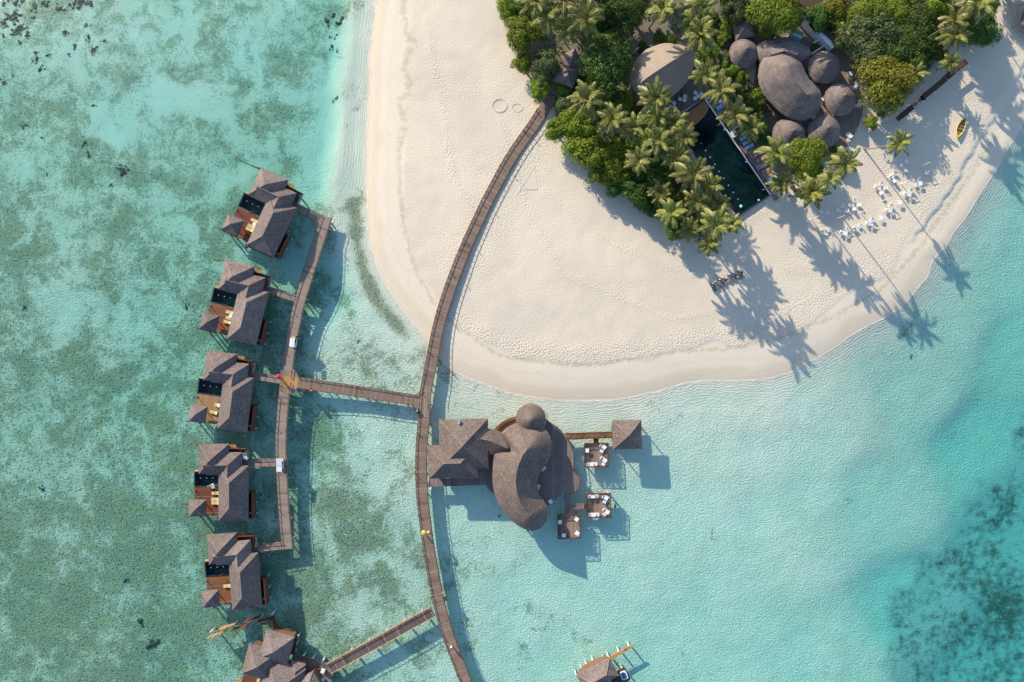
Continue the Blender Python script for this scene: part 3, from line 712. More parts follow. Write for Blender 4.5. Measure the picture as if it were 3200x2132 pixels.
def make_lounger(name, frame, cush, l=1.9, w=.75, label=''):
    t = thing(name, label, 'lounger')
    fr = MB()
    for s in (-1, 1):
        fr.bar((-l / 2, s * w / 2, .26), (l / 2, s * w / 2, .26), .05, .07)
    fr.build('frame', frame, t)
    for sx in (-.42, .42):
        for sy in (-.45, .45): MB().bar((sx * l, sy * w, 0), (sx * l, sy * w, .26), .06).build('leg', frame, t)
    MB().box((-l * .14, 0, .34), (l * .7, w * .92, .1)).build('seat_cushion', cush, t)
    MB().bar((l * .2, 0, .36), (l * .49, 0, .66), w * .92, .1).build('backrest', cush, t)
    return t
def make_round_table():
    t = thing('round_table', '', 'table')
    MB().lathe((0, 0, .5), [(.42, 0), (.42, .04)], 18).build('table_top', M_WHITE, t)
    MB().lathe((0, 0, 0), [(.22, 0), (.05, .04), (.05, .5)], 10).build('pedestal', M_WHITE, t)
    return t
villa = make_villa()
VD = [  # (SW corner px, NE corner px, label, deck material, loungers (z4 x,y,rot), has table)
    ((769.2, 764.8), (927.3, 650.8), 'over-water villa with a red-brown deck at the north end of the villa jetty', M_DKRED, 'northernmost'),
    ((707.4, 1059.3), (840.1, 912.7), 'shingle roofed over-water villa with orange-brown deck, second from the north end of the villa jetty', M_DKOR, 'second'),
    ((677.3, 1340.6), (792.7, 1181.9), 'shingle roofed over-water villa with pale brown deck opposite the orange planked jetty crossing', M_DKBR, 'third'),
    ((681.2, 1627.9), (776.3, 1455.7), 'shingle roofed over-water villa with dark red deck and people dining beside its pool', M_DKRED, 'fourth'),
    ((724.7, 1907.3), (806.3, 1726.9), 'shingle roofed over-water villa with orange-red deck at the south end of the villa jetty', M_DKOR, 'southern')]
v4 = Vector((776.3 - 681.2, 1627.9 - 1455.7))
lpro = make_lounger('sun_lounger', M_TIMB, M_CUSH); tpro = make_round_table()
PROTOS = [lpro, tpro]
VILLAS = []
villa_kids_done = False
for k, (sw, ne, lab, dm, nick) in enumerate(VD):
    a = W(*sw, ZE); b = W(*ne, ZE); c = (a + b) / 2
    ang = math.atan2(b.y - a.y, b.x - a.x) - math.atan2(v4.y, v4.x)
    o = villa if k == 3 else None
    if o is None: o = dup(villa, (c.x, c.y, 0), ang)
    o['label'] = lab; o['group'] = 'over-water villas along the villa jetty'; VILLAS.append((o, ang, c))
for k, (o, ang, c) in enumerate(VILLAS):
    for ch in o.children:
        if ch.name.startswith('sun_deck'):
            ch.data = ch.data.copy(); ch.data.materials[0] = VD[k][3]
        if k == 0 and ch.name.startswith('privacy_screen'):
            ch.scale = (1, 1, 1)
vc = VILLAS[3][2]
def in_villa(k, x, y, z=1.7):
    """a point given on the fourth villa's plan, carried to villa k"""
    p = Dk(x, y, z); q = Matrix.Rotation(VILLAS[k][1], 3, 'Z') @ Vector((p.x - vc.x, p.y - vc.y, 0))
    return Vector((VILLAS[k][2].x + q.x, VILLAS[k][2].y + q.y, z))
# the long screen standing out over the water from the northern villa
m = MB(); a = W(560 + 740 / 3.92, 460 + 158 / 3.92, 2.6); b = W(560 + 1000 / 3.92, 460 + 278 / 3.92, 2.6); slat_wall(m, a, b, 1.5, 3.3, 4)
m.build('privacy_screen', M_TIMB, VILLAS[0][0])
LS = [(0, 460, 705, 'beside the white table'), (0, 452, 785, 'in the middle of three'), (0, 450, 828, 'farthest from the pool'),
      (1, 455, 700, 'nearest the pool'), (1, 470, 770, 'half under the eave'), (1, 452, 822, 'farthest from the pool'),
      (2, 425, 838, 'alone out on the boards'), (2, 478, 740, 'half hidden under the eave'),
      (3, 458, 706, 'nearest the pool'), (3, 452, 782, 'in the middle of three'), (3, 454, 826, 'farthest from the pool'),
      (4, 452, 760, 'alone on the boards')]
VN = ['red-brown deck of the northernmost villa', 'orange deck of the second villa from the north', 'pale brown deck of the middle villa', 'dark red deck of the villa with diners', 'orange deck of the fifth villa']
for i, (k, x, y, s) in enumerate(LS):
    p = in_villa(k, x, y); dup(lpro, p, VILLAS[k][1] + (0 if i != 6 else -.12), 'yellow lounger %s, %s' % (s, VN[k]), 'yellow loungers on the villa decks')
for k, x, y in ((0, 474, 744), (1, 474, 740), (2, 480, 745)):
    dup(tpro, in_villa(k, x, y), 0, 'small round white table, %s' % VN[k], 'white tables on the villa decks')

# ------------------------------------------------------------------ jetties
def strip_mb(mb, Pc, wd, z, th=.18, u0=0):
    n = len(Pc); L = []; R = []; cum = [u0]
    for i in range(n):
        a = Pc[max(i - 1, 0)]; b = Pc[min(i + 1, n - 1)]; dd = (b - a).xy.normalized(); nn = Vector((-dd.y, dd.x))
        w = wd[i] if isinstance(wd, (list, tuple)) else wd
        L.append(Vector((Pc[i].x + nn.x * w / 2, Pc[i].y + nn.y * w / 2, z))); R.append(Vector((Pc[i].x - nn.x * w / 2, Pc[i].y - nn.y * w / 2, z)))
        if i: cum.append(cum[-1] + (Pc[i] - Pc[i - 1]).length)
    dn = Vector((0, 0, -th))
    for i in range(n - 1):
        uv = [(cum[i], 1), (cum[i], -1), (cum[i + 1], -1), (cum[i + 1], 1)]
        mb.poly([L[i], R[i], R[i + 1], L[i + 1]], uv); mb.poly([L[i] + dn, L[i + 1] + dn, R[i + 1] + dn, R[i] + dn], uv)
        mb.poly([R[i] + dn, R[i + 1] + dn, R[i + 1], R[i]]); mb.poly([L[i + 1] + dn, L[i] + dn, L[i], L[i + 1]])
    mb.poly([L[0] + dn, R[0] + dn, R[0], L[0]]); mb.poly([R[-1] + dn, L[-1] + dn, L[-1], R[-1]])
    return L, R
def jetty(name, label, pts, width, z, mat, rmat=None, left=True, right=True, skipL=(), skipR=(), piles=4.5, lamp=9.0, res=5, rail_h=.36):
    t = thing(name, label, 'jetty', tuple(W(*pts[0], 0)))
    cp = catmull(pts, res, False) if res > 1 else pts
    Pc = [W(u, v, z) for u, v in cp]; mb = MB(); L, R = strip_mb(mb, Pc, width, z)
    mb.build('deck', mat, t)
    fm = MB()
    for S in (L, R):
        for a, b in zip(S[:-1], S[1:]): fm.bar(a + Vector((0, 0, -.22)), b + Vector((0, 0, -.22)), .1, .2)
    fm.build('edge_beam', M_GTIMB, t)
    for S, on, skip, nm in ((L, left, skipL, 'a'), (R, right, skipR, 'b')):
        if not on: continue
        rm = MB(); run = 0; nxt = 0; lampat = 3.0; d0 = 0
        for a, b in zip(S[:-1], S[1:]):
            l = (b - a).length; mid = (a + b) / 2
            bad = any((mid - W(u, v, z)).length < r for (u, v, r) in skip)
            while nxt <= run + l:
                p = a.lerp(b, (nxt - run) / max(l, 1e-6))
                if not bad:
                    rm.bar(p, p + Vector((0, 0, rail_h)), .08)
                    if nxt >= lampat:
                        q = p; MB().lathe((q.x, q.y, z), [(.07, 0), (.07, .72), (.1, .72), (.1, .85), (.0, .9)], 8).build('lamp_post', M_TIMB, t); lampat += lamp
                nxt += 1.3
            if bad and rm.v: rm.build('railing', rmat or M_TIMB, t); rm = MB()
            if not bad: rm.bar(a + Vector((0, 0, rail_h)), b + Vector((0, 0, rail_h)), .09, .08)
            run += l
        if rm.v: rm.build('railing', rmat or M_TIMB, t)
    run = 0; nxt = 1.0; cnt = 0
    for i in range(len(L) - 1):
        l = (Pc[i + 1] - Pc[i]).length
        while nxt <= run + l and cnt < 44:
            f = (nxt - run) / l
            for S in (L, R):
                q = S[i].lerp(S[i + 1], f); c = Pc[i].lerp(Pc[i + 1], f); q = q.lerp(c, .32); pile(t, q.x, q.y, .8); cnt += 1
            nxt += piles
        run += l
    return t, L, R
def Jz(u, v, z=1.65): return W(u, v, z)
MAINC = [(1748, 262), (1711, 323), (1663, 398), (1615.5, 464.7), (1580, 522), (1547, 583.5), (1515, 645), (1487, 704.5), (1465, 752), (1446, 797), (1428, 842), (1411, 888), (1394, 938), (1380, 984), (1367, 1036), (1357, 1086), (1348, 1134), (1339, 1179), (1331, 1220), (1328, 1258), (1325.5, 1300), (1323.6, 1334.8), (1319, 1373), (1317, 1411), (1316, 1450), (1316.6, 1488), (1318, 1526), (1321, 1564), (1325, 1603), (1330, 1641), (1335, 1680), (1340.5, 1717.5), (1347, 1755), (1354, 1794), (1363, 1842), (1373, 1888), (1388, 1943), (1405, 1997.5), (1419, 2035), (1433, 2070), (1456, 2128.7), (1492, 2205), (1530, 2280)]
jetty('main_jetty', 'long curved brown timber jetty running from the island past the restaurant into the lagoon', MAINC, 2.45, 1.65, M_JET, res=3,
      skipL=((1742, 268, 6), (1325, 1246, 2.2), (1318, 1268, 2.2), (1358, 1907, 2.), (1345, 1890, .5)), skipR=((1742, 268, 6), (1336, 1497, 1.9),))
VJ = [(1021, 676), (1004, 730), (987.8, 780), (971, 832), (955.4, 882), (945, 915), (936.8, 943.3), (928, 978), (922, 1009.6), (914, 1047), (908, 1086), (902, 1120), (898.5, 1150), (894, 1180), (892, 1210), (888, 1238.6), (884, 1276), (881, 1315), (878.5, 1353), (877.6, 1391.6), (878, 1417), (879, 1442.7), (880.5, 1478), (882.7, 1513), (884.5, 1551), (887, 1589.6), (890, 1628), (893.5, 1666), (899, 1716)]
jetty('villa_jetty', 'grey-brown timber jetty serving the row of five shingle roofed villas', VJ, 2.35, 1.65, M_JET2, res=2,
      skipL=((915, 925, 1.3), (1004, 690, 2.), (878, 1190, 2.4), (868, 1447, 1.2), (883, 1708, 1.2)), skipR=((905, 1190, 4.6),))
jetty('cross_jetty', 'straight timber jetty linking the orange plank crossing to the curved main jetty', [(932, 1196), (1000, 1206), (1080, 1217.5), (1160, 1229.6), (1240, 1242), (1296, 1251)], 2.35, 1.648, M_JET, res=1)
AW = [('northernmost villa', [(925, 648), (965, 668), (1003, 687)], 1.75), ('second villa from the north', [(838, 907), (880, 919), (924, 932)], 1.55), ('middle villa with the pale deck', [(790, 1175), (840, 1182), (876, 1187.6)], 1.6), ('villa with diners on its deck', [(774, 1447), (820, 1446.7), (862, 1446.7)], 1.6), ('southernmost full villa', [(803, 1714), (845, 1710), (886, 1706.5)], 1.5)]
for nm, pts, wd in AW:
    jetty('access_walkway', 'short plank walkway from the villa jetty to the ' + nm, pts, wd, 1.645, M_JET2, res=1, piles=3.0, lamp=99)['group' if 0 else 0]['group'] = 'plank walkways to the villas'
SWJ = [(1030, 2088), (1112, 2043), (1195, 1998), (1277, 1952), (1352, 1911)]
jetty('dark_jetty', 'dark planked jetty with pale new timber railing running to the large bottom villa', SWJ, 2.3, 1.64, M_JET3, M_NEWY, res=1)
def plat(parent, name, mat, px, z0, z1, uvrot=False):
    P = [W(u, v, z1).xy for u, v in px]; return MB().prism([tuple(p) for p in P], z0, z1).build(name, mat, parent)
def z3(x, y): return (560 + x / 3.92, 1060 + y / 3.92)
t = thing('jetty_crossing', 'widened jetty platform with bright new orange planks where the villa jetty meets the cross jetty', 'jetty platform', tuple(W(905, 1190)))
plat(t, 'platform', M_DKLT, [z3(1240, 385), (z3(1398, 362)), z3(1432, 385), z3(1452, 420), z3(1466, 465), z3(1452, 602), z3(1430, 635), z3(1395, 660), z3(1340, 688), z3(1225, 640)], 1.45, 1.656)
plat(t, 'new_planks', M_NEW, [z3(1250, 443), z3(1462, 474), z3(1450, 598), z3(1232, 580)], 1.6, 1.67)
m = rail_mb([tuple(W(*z3(x, y), 1.65).xy) for x, y in ((1398, 362), (1432, 385), (1452, 420), (1466, 460))], 1.65, .36, 1.0); m.build('railing', M_TIMB, t); m = rail_mb([tuple(W(*z3(x, y), 1.65).xy) for x, y in ((1452, 602), (1430, 635), (1395, 660), (1345, 684))], 1.65, .36, 1.0); m.build('railing', M_TIMB, t)
t = thing('jetty_junction', 'flared plank platform where the cross jetty joins the curved main jetty', 'jetty platform', tuple(W(1310, 1252)))
def zj(x, y): return (1240 + x / 3.135, 780 + y / 3.135)
plat(t, 'platform', M_DKLT, [zj(178, 1432), zj(248, 1372), zj(300, 1360), zj(300, 1640), zj(215, 1640), zj(196, 1585), zj(150, 1526), zj(150, 1440)], 1.45, 1.657)
m = rail_mb([tuple(W(*zj(x, y), 1.65).xy) for x, y in ((178, 1432), (250, 1370))], 1.65, .36, .9).build('railing', M_TIMB, t); rail_mb([tuple(W(*zj(x, y), 1.65).xy) for x, y in ((150, 1526), (196, 1585), (215, 1640))], 1.65, .36, .9).build('railing', M_TIMB, t)
def boxthing(name, label, cat, u, v, z, size, mat, rot=0, extra=None, emat=None):
    p = W(u, v, z + size[2]); t = thing(name, label, cat, (p.x, p.y, z), rot)
    MB().box((0, 0, size[2] / 2), size).build('body', mat, t).matrix_parent_inverse.identity()
    return t
def localthing(name, label, cat, loc, rot, parts, group=None):
    """parts: (name, material, MB built round the origin)"""
    t = thing(name, label, cat, loc, 0, group)
    for nm, mt, mb in parts:
        mb.v = [(p[0] + loc[0], p[1] + loc[1], p[2] + loc[2]) for p in mb.v]; mb.build(nm, mt, t)
    t.rotation_euler = (0, 0, rot); return t
def bin_at(label, u, v, rot, mat, lid=True):
    p = W(u, v, 2.2); return localthing('jetty_bin', label, 'box', (p.x, p.y, 1.2), rot, [('body', mat, MB().box((0, 0, .45), (.75, .55, .9))), ('lid', M_TIMB, MB().box((0, 0, .94), (.85, .65, .08)))])
bin_at('brown wooden box hung on the south side of the cross jetty', 560 + 1520 / 3.92, 1060 + 628 / 3.92, -.1, M_RTIMB)
bin_at('brown wooden box on the east side of the curved jetty near the dark jetty', 1200 + 523 / 2.743, 1560 + 860 / 2.743, .3, M_RTIMB)
def lifering(label, u, v, rot=0):
    p = W(u, v, 1.9); n = 16; return localthing('lifebuoy', label, 'lifebuoy', (p.x, p.y, 1.5), rot, [('ring', M_RED, MB().tube([(.36 * math.cos(q * 2 * PI / n), 0, .36 + .36 * math.sin(q * 2 * PI / n)) for q in range(n + 1)], .09, 6)), ('hook', M_WHITE, MB().box((0, .1, .7), (.5, .06, .08)))])
lifering('red and white lifebuoy on the south side of the cross jetty', 560 + 1618 / 3.92, 1060 + 634 / 3.92)
lifering('red and white lifebuoy on the east rail of the curved main jetty', 1200 + 503 / 2.743, 1560 + 800 / 2.743, 1.3)
p = W(1250 + 142 / 2.613, 1220 + 165 / 2.613, 1.9)
localthing('jetty_cabinet', 'small dark cabinet with pale lid on the jetty junction rail', 'cabinet', (p.x, p.y, 1.65), .6, [('body', M_DARK, MB().box((0, 0, .35), (.7, .5, .7))), ('lid', M_CONC, MB().box((0, 0, .73), (.5, .3, .05)))])
p = W(1250 + 242 / 2.613, 1220 + 801 / 2.613, 1.7)
localthing('white_cabinet', 'white cabinet beside the start of the restaurant walkway', 'cabinet', (p.x, p.y, 1.1), 0, [('body', M_WHITE, MB().box((0, 0, .3), (.65, .45, .6))), ('lid', M_OFFWHITE, MB().box((0, 0, .63), (.75, .5, .06)))])
# ------------------------------------------------------------------ villas cut by the bottom edge
def z5(x, y): return (560 + x / 3.187, 1640 + y / 3.187)
def F5(z): return lambda x, y: tuple(W(*z5(x, y), z).xy)
def walls_under(mb, c, z0, z1, k=.17):
    cx = sum(q[0] for q in c) / 4; cy = sum(q[1] for q in c) / 4
    mb.prism([(q[0] + (cx - q[0]) * k, q[1] + (cy - q[1]) * k) for q in c], z0, z1)
f = F5(4.6); p0 = W(*z5(900, 1400), 0)
t = thing('large_villa', 'large many-roofed villa with staggered timber screens, cut off at the bottom left', 'villa', tuple(p0))
wm = MB()
for nm, c, ze in (('north_roof', [(868, 1045), (1150, 1120), (1075, 1402), (793, 1327)], 4.9), ('west_roof', [(697, 1183), (994, 1263), (914, 1560), (617, 1480)], 4.7), ('south_roof', [(880, 1335), (1262, 1437), (1182, 1735), (800, 1633)], 4.5), ('hall_roof', [(1120, 1352), (1262, 1390), (1160, 1770), (1018, 1732)], 4.35), ('corner_roof', [(1333, 1457), (1630, 1537), (1550, 1834), (1253, 1754)], 4.4)):
    F = F5(ze); cc = [F(*q) for q in c]
    if nm == 'corner_roof': cc = [F(1333, 1457), F(1440, 1650), F(1247, 1757), F(1140, 1564)]
    m = MB(); caps = MB(); hip(m, cc, ze, .68, caps=caps); r = m.build(nm.split('_')[1] if 0 else 'roof', M_SHIN, t); caps.build('ridge_capping', M_CAP, r); walls_under(wm, cc, 1.5, ze)
wm.build('wall', M_WALL, t)
plat(t, 'terrace', M_DKGR, [z5(1235, 1310), z5(1480, 1388), z5(1530, 1480), z5(1500, 1640), z5(1100, 1640), z5(1100, 1350)], 1.4, 1.66)
plat(t, 'sun_deck', M_DKRED, [z5(640, 1490), z5(900, 1560), z5(900, 1800), z5(560, 1800)], 1.4, 1.66)
plat(t, 'side_steps', M_NEW, [z5(568, 1545), z5(600, 1540), z5(640, 1560), z5(636, 1700), z5(566, 1640)], 1.0, 1.2)
plat(t, 'service_deck', M_RTIMB, [z5(905, 1060), z5(965, 1015), z5(1115, 1050), z5(1108, 1080), z5(1140, 1100), z5(1175, 1118), z5(1150, 1290), z5(1100, 1290), z5(1100, 1130), z5(960, 1090)], 1.5, 1.9)
plat(t, 'upper_step', M_NEW, [z5(1005, 1068), z5(1080, 1085), z5(1070, 1100), z5(990, 1082)], 2.0, 2.2)
m = rail_mb([tuple(W(*z5(x, y), 1.9).xy) for x, y in ((1150, 1300), (1245, 1318), (1340, 1345), (1480, 1392))], 1.66, .5, 1.1); m.build('railing', M_RTIMB, t)
for x, y in ((1180, 1115), (1162, 1190), (1240, 1300), (1332, 1328), (1434, 1352), (1147, 1270)): p = W(*z5(x, y), .6); pile(t, p.x, p.y)
for i, ((a0, b0), (a1, b1)) in enumerate((((275, 1138), (440, 1082)), ((380, 1057), (545, 1000)), ((515, 1065), (665, 1020)), ((630, 985), (778, 940)), ((765, 992), (915, 945)), ((915, 945), (935, 1055)))):
    m = MB(); a = W(*z5(a0, b0), 3.4); b = W(*z5(a1, b1), 3.4); slat_wall(m, a, b, 1.2, 3.4, 7); o = m.build('privacy_screen', M_RTIMB if i > 1 else M_DKBR, t)
for x, y in ((330, 1055), (820, 905), (935, 878), (560, 985)): p = W(*z5(x, y), .5); pile(t, p.x, p.y)
p = W(*z5(1405, 1445), 2.4); q = W(*z5(1425, 1550), 2.4)
# ---- villa at the bottom centre
def z7(x, y): return (1700 + x / 5.885, 1900 + y / 5.885)
t = thing('cut_villa', 'villa with a blue hot tub and orange plank pier at the bottom edge centre', 'villa', tuple(W(1900, 2130)))
F = lambda x, y: tuple(W(*z7(x, y), 4.4).xy)
m = MB(); caps = MB(); cc = [F(600, 1240), F(1205, 915), F(1383, 1245), F(778, 1570)]; hip(m, cc, 4.4, .7, caps=caps); r = m.build('roof', M_SHIN, t); caps.build('ridge_capping', M_CAP, r)
m = MB(); caps = MB(); c2 = [F(760, 1160), F(1000, 1030), F(1345, 1660), F(1105, 1790)]; hip(m, c2, 4.35, .7, caps=caps); r = m.build('roof', M_SHIN, t); caps.build('ridge_capping', M_CAP, r)
wm = MB(); walls_under(wm, cc, 1.5, 4.3); wm.build('wall', M_WALL, t)
wm = MB(); walls_under(wm, c2, 1.5, 4.25); wm.build('wall', M_WALL, t)
plat(t, 'pier', M_NEW, [z7(1148, 925), z7(1612, 678), z7(1642, 722), z7(1235, 965)], 1.35, 1.55)
plat(t, 'north_deck', M_DKBR, [z7(590, 1240), z7(660, 1200), z7(655, 1150), z7(735, 1105), z7(718, 1060), z7(975, 925), z7(1000, 968), z7(1115, 900), z7(1140, 930), z7(1240, 960), z7(1100, 1150), z7(640, 1330)], 1.3, 1.5)
plat(t, 'bench', M_NEWY, [z7(800, 1085), z7(955, 1005), z7(975, 1040), z7(812, 1125)], 1.6, 1.9)
plat(t, 'hot_tub_deck', M_TIMB, [z7(1370, 1150), z7(1478, 1092), z7(1595, 1305), z7(1480, 1390), z7(1300, 1500), z7(1225, 1330)], 1.3, 1.6)
for nm, mt, k, za, zb in (('hot_tub', M_WHITE, 1.0, 1.6, 1.95), ('tub_water', M_TUB, .74, 1.86, 1.97)):
    c = Vector((1472, 1248)); pts = []
    for q in range(24):
        th = q * PI / 12; r_ = 92 * k / (abs(math.cos(th)) ** 5 + abs(math.sin(th)) ** 5) ** .2 * .82
        rx, ry = r_ * math.cos(th) * .82, r_ * math.sin(th); an = math.radians(-22)
        pts.append(tuple(W(*z7(c.x + rx * math.cos(an) - ry * math.sin(an), c.y + rx * math.sin(an) + ry * math.cos(an)), 1.9).xy))
    MB().prism(pts, za, zb).build(nm, mt, t)
for x, y in ((1540, 635), (1352, 735), (1160, 830), (880, 920), (760, 985), (676, 1085), (1075, 890), (565, 1160), (1415, 1055)):
    p = W(*z7(x + 16, y + 50), .8); pile(t, p.x, p.y, 1.0)

# ------------------------------------------------------------------ over-water restaurant
def zr(x, y): return (1250 + x / 2.6133, 1220 + y / 2.6133)
def FR(z): return lambda x, y: tuple(W(*zr(x, y), z).xy)
t = thing('restaurant', 'sprawling over-water restaurant with curved shingle roofs and a broad curved timber deck', 'restaurant', tuple(W(*zr(900, 600))))
f = FR(4.9); m = MB(); caps = MB(); cc = [f(318, 238), f(718, 230), f(722, 636), f(322, 640)]; hip(m, cc, 4.9, .55, caps=caps); r = m.build('lobby_roof', M_SHIN2, t); caps.build('ridge_capping', M_CAP, r)
wm = MB(); walls_under(wm, cc, 1.5, 4.8); wm.build('wall', M_WALL, t)
f = FR(4.75); m = MB(); caps = MB(); cc = [f(221, 450), f(632, 446), f(638, 712), f(236, 723)]; hip(m, cc, 4.75, .57, caps=caps); r = m.build('reception_roof', M_SHIN2, t); caps.build('ridge_capping', M_CAP, r)
wm = MB(); walls_under(wm, cc, 1.5, 4.6); wm.build('wall', M_WALL, t)
f = FR(4.5)
mb, wl = spine_roof([f(*q) for q in ((722, 314), (780, 325), (845, 350), (900, 420), (900, 500), (800, 530), (735, 520), (655, 450), (600, 420), (640, 370), (680, 335))], [W(*zr(640, 395), 5.9), W(*zr(740, 415), 6.3), W(*zr(880, 478), 6.4)], 4.5, .03, 4, res=3); weld(mb.build('link_roof', M_SHIN2, t))
mb, wl = spine_roof([f(*q) for q in ((560, 490), (620, 520), (725, 622), (662, 628), (600, 600), (540, 560))], [W(*zr(570, 530), 5.2), W(*zr(690, 622), 4.9)], 4.2, .03, 3, res=3); weld(mb.build('porch_roof', M_SHIN2, t))
OUT = [(850, 352), (872, 420), (884, 480), (830, 492), (776, 520), (762, 570), (757, 650), (755, 720), (762, 790), (775, 855), (800, 915), (835, 970), (880, 1030), (930, 1080), (985, 1118), (1030, 1138), (1070, 1146), (1130, 1136), (1175, 1100), (1198, 1050), (1205, 1000), (1198, 945), (1172, 900), (1140, 850), (1124, 800), (1122, 745), (1135, 690), (1165, 640), (1200, 595), (1230, 540), (1244, 480), (1240, 420), (1215, 355), (1175, 310), (1110, 290), (1030, 285), (950, 268), (895, 300)]
f = FR(4.9)
SPN = [(1040, 482, 9.0), (1003, 530, 8.9), (972, 600, 8.8), (950, 680, 8.7), (946, 760, 8.6), (960, 850, 8.4), (990, 930, 8.2), (1030, 990, 8.0), (1062, 1030, 7.9)]
mb, wl = spine_roof([f(*q) for q in OUT], [W(*zr(a, b), c) for a, b, c in SPN], 4.9, .0, 8, res=3, soft=0); weld(mb.build('kidney_roof', M_SHIN2, t))
MB().prism([tuple(q.xy) for q in wl[::2]], 1.6, 5.2).build('curved_wall', M_WALL, t)
cx, cy = zr(1068, 230); R_ = 122 / 2.6133
mb, wl = spine_roof([tuple(W(cx + R_ * math.cos(a), cy + R_ * math.sin(a), 5.0).xy) for a in np.linspace(0, 2 * PI, 24, endpoint=False)], [W(*zr(1070, 242), 7.2)], 5.0, .0, 6, res=2); weld(mb.build('round_roof', M_SHIN2, t))
MB().lathe((*W(cx, cy, 5).xy, 0), [(2.6, 1.5), (2.6, 5.4)], 24).build('round_wall', M_WALL, t)
DK = [(236, 722), (236, 790), (698, 772), (740, 825), (782, 864), (900, 930), (1100, 960), (1196, 948), (1245, 915), (1315, 852), (1345, 846), (1390, 852), (1425, 832), (1453, 795), (1469, 745), (1462, 705), (1440, 670), (1410, 652), (1418, 600), (1416, 545), (1408, 490), (1388, 440), (1362, 395), (1338, 357), (1308, 322), (1272, 290), (1235, 268), (1198, 250), (1170, 330), (900, 330), (800, 420), (700, 560), (600, 560), (600, 722)]
plat(t, 'dining_deck', M_DKGR, [zr(*q) for q in DK], 1.4, 1.66)
m = rail_mb([tuple(W(*zr(*q), 1.66).xy) for q in DK[7:12] if 0] + [tuple(W(*zr(*q), 1.66).xy) for q in DK[11:28]], 1.66, .45, 1.2); m.build('deck_railing', M_RTIMB, t)
arc = [(770, 322), (800, 290), (840, 258), (890, 232), (950, 215)]; arc2 = [(822, 350), (850, 322), (880, 298), (920, 275), (960, 262)]
m = MB()
A = [W(*zr(*q), 1.9) for q in arc]; B = [W(*zr(*q), 1.9) for q in arc2]
for S in (A, B):
    for a, b in zip(S[:-1], S[1:]): m.bar(a, b, .14, .3)
for i in range(4):
    for k in range(3):
        a = A[i].lerp(A[i + 1], k / 3); b = B[i].lerp(B[i + 1], (k + .5) / 3); c = A[i].lerp(A[i + 1], (k + 1) / 3); m.bar(a, b, .07); m.bar(b, c, .07)
m.build('lattice_balcony', M_RTIMB, t)
plat(t, 'balcony_floor', M_DKBR, [zr(*q) for q in arc] + [zr(*q) for q in arc2[::-1]], 1.3, 1.5)
m = MB(); S = [W(*zr(*q), 1.9) for q in ((1180, 170), (1197, 195), (1204, 225), (1196, 252))]; S2 = [W(*zr(*q), 1.9) for q in ((1165, 180), (1180, 200), (1186, 225), (1180, 250))]
for S_ in (S, S2):
    for a, b in zip(S_[:-1], S_[1:]): m.bar(a, b, .12, .25)
for a, b in zip(S, S2): m.bar(a, b, .07)
m.build('lattice_balcony', M_RTIMB, t)
for q in ((240, 780), (460, 780), (700, 765), (800, 850), (1000, 940), (1190, 930), (1330, 840), (1450, 790), (1405, 640), (1410, 520), (1350, 380), (1240, 280), (330, 300), (330, 600), (700, 300), (790, 600), (960, 1050), (1150, 1060)): p = W(*zr(*q), 0); pile(t, p.x, p.y, 1.2)
p = W(*zr(482, 258), 5.8); MB().box((p.x, p.y, 5.75), (.35, 1.0, .5)).build('roof_vent', M_BLUE, t)
plat(t, 'planter', M_LEAF, [zr(742, 635), zr(757, 635), zr(757, 662), zr(742, 662)], 1.66, 2.4)
# lattice bridge, link decks
t = thing('lattice_bridge', 'narrow footbridge with zigzag red-brown railings from the restaurant deck to the square pavilion', 'footbridge', tuple(W(*zr(1540, 375))))
plat(t, 'walkway', M_DKBR, [zr(1345, 356), zr(1728, 343), zr(1730, 386), zr(1370, 402)], 1.35, 1.55)
m = MB()
for (a, b) in (((1345, 356), (1728, 343)), ((1370, 402), (1730, 388))):
    a = W(*zr(*a), 2.3); b = W(*zr(*b), 2.3); m.bar(a, b, .12, .1); m.bar((a.x, a.y, 1.6), (b.x, b.y, 1.6), .12, .1); n = 16
    for k in range(n):
        p = a.lerp(b, k / n); q = a.lerp(b, (k + 1) / n); m.bar(p if k % 2 else (p.x, p.y, 1.6), (q.x, q.y, 1.6) if k % 2 else q, .07)
        m.bar(p, (p.x, p.y, 1.5), .07)
a, b = W(*zr(1355, 360), 2.35), W(*zr(1728, 345), 2.35); c, e = W(*zr(1375, 400), 2.35), W(*zr(1728, 387), 2.35)
for k in range(14): m.bar(a.lerp(b, k / 14), c.lerp(e, (k + .5) / 14), .06); m.bar(c.lerp(e, (k + .5) / 14), a.lerp(b, (k + 1) / 14), .06)
m.build('lattice', M_RTIMB, t)
plat(t, 'stairs', M_TIMB, [zr(1580, 395), zr(1620, 393), zr(1622, 432), zr(1582, 434)], 1.2, 1.35)
t = thing('link_walkway', 'dark boardwalk stepping down from the restaurant deck to the two southern dining platforms', 'boardwalk', tuple(W(*zr(1370, 930))))
plat(t, 'boards', M_DKGR, [zr(1345, 848), zr(1390, 850), zr(1392, 1012), zr(1350, 1012)], 1.35, 1.56)
plat(t, 'side_boards', M_DKLT, [zr(1392, 930), zr(1505, 925), zr(1508, 968), zr(1393, 970)], 1.3, 1.5)
plat(t, 'stairs', M_TIMB, [zr(1505, 922), zr(1530, 920), zr(1532, 965), zr(1507, 970)], 1.2, 1.35)
rail_mb([tuple(W(*zr(*q), 1.5).xy) for q in ((1395, 928), (1520, 918))], 1.5, .8, .6).build('railing', M_RTIMB, t); m = rail_mb([tuple(W(*zr(*q), 1.5).xy) for q in ((1395, 972), (1525, 966))], 1.5, .8, .6); m.build('railing', M_RTIMB, t)
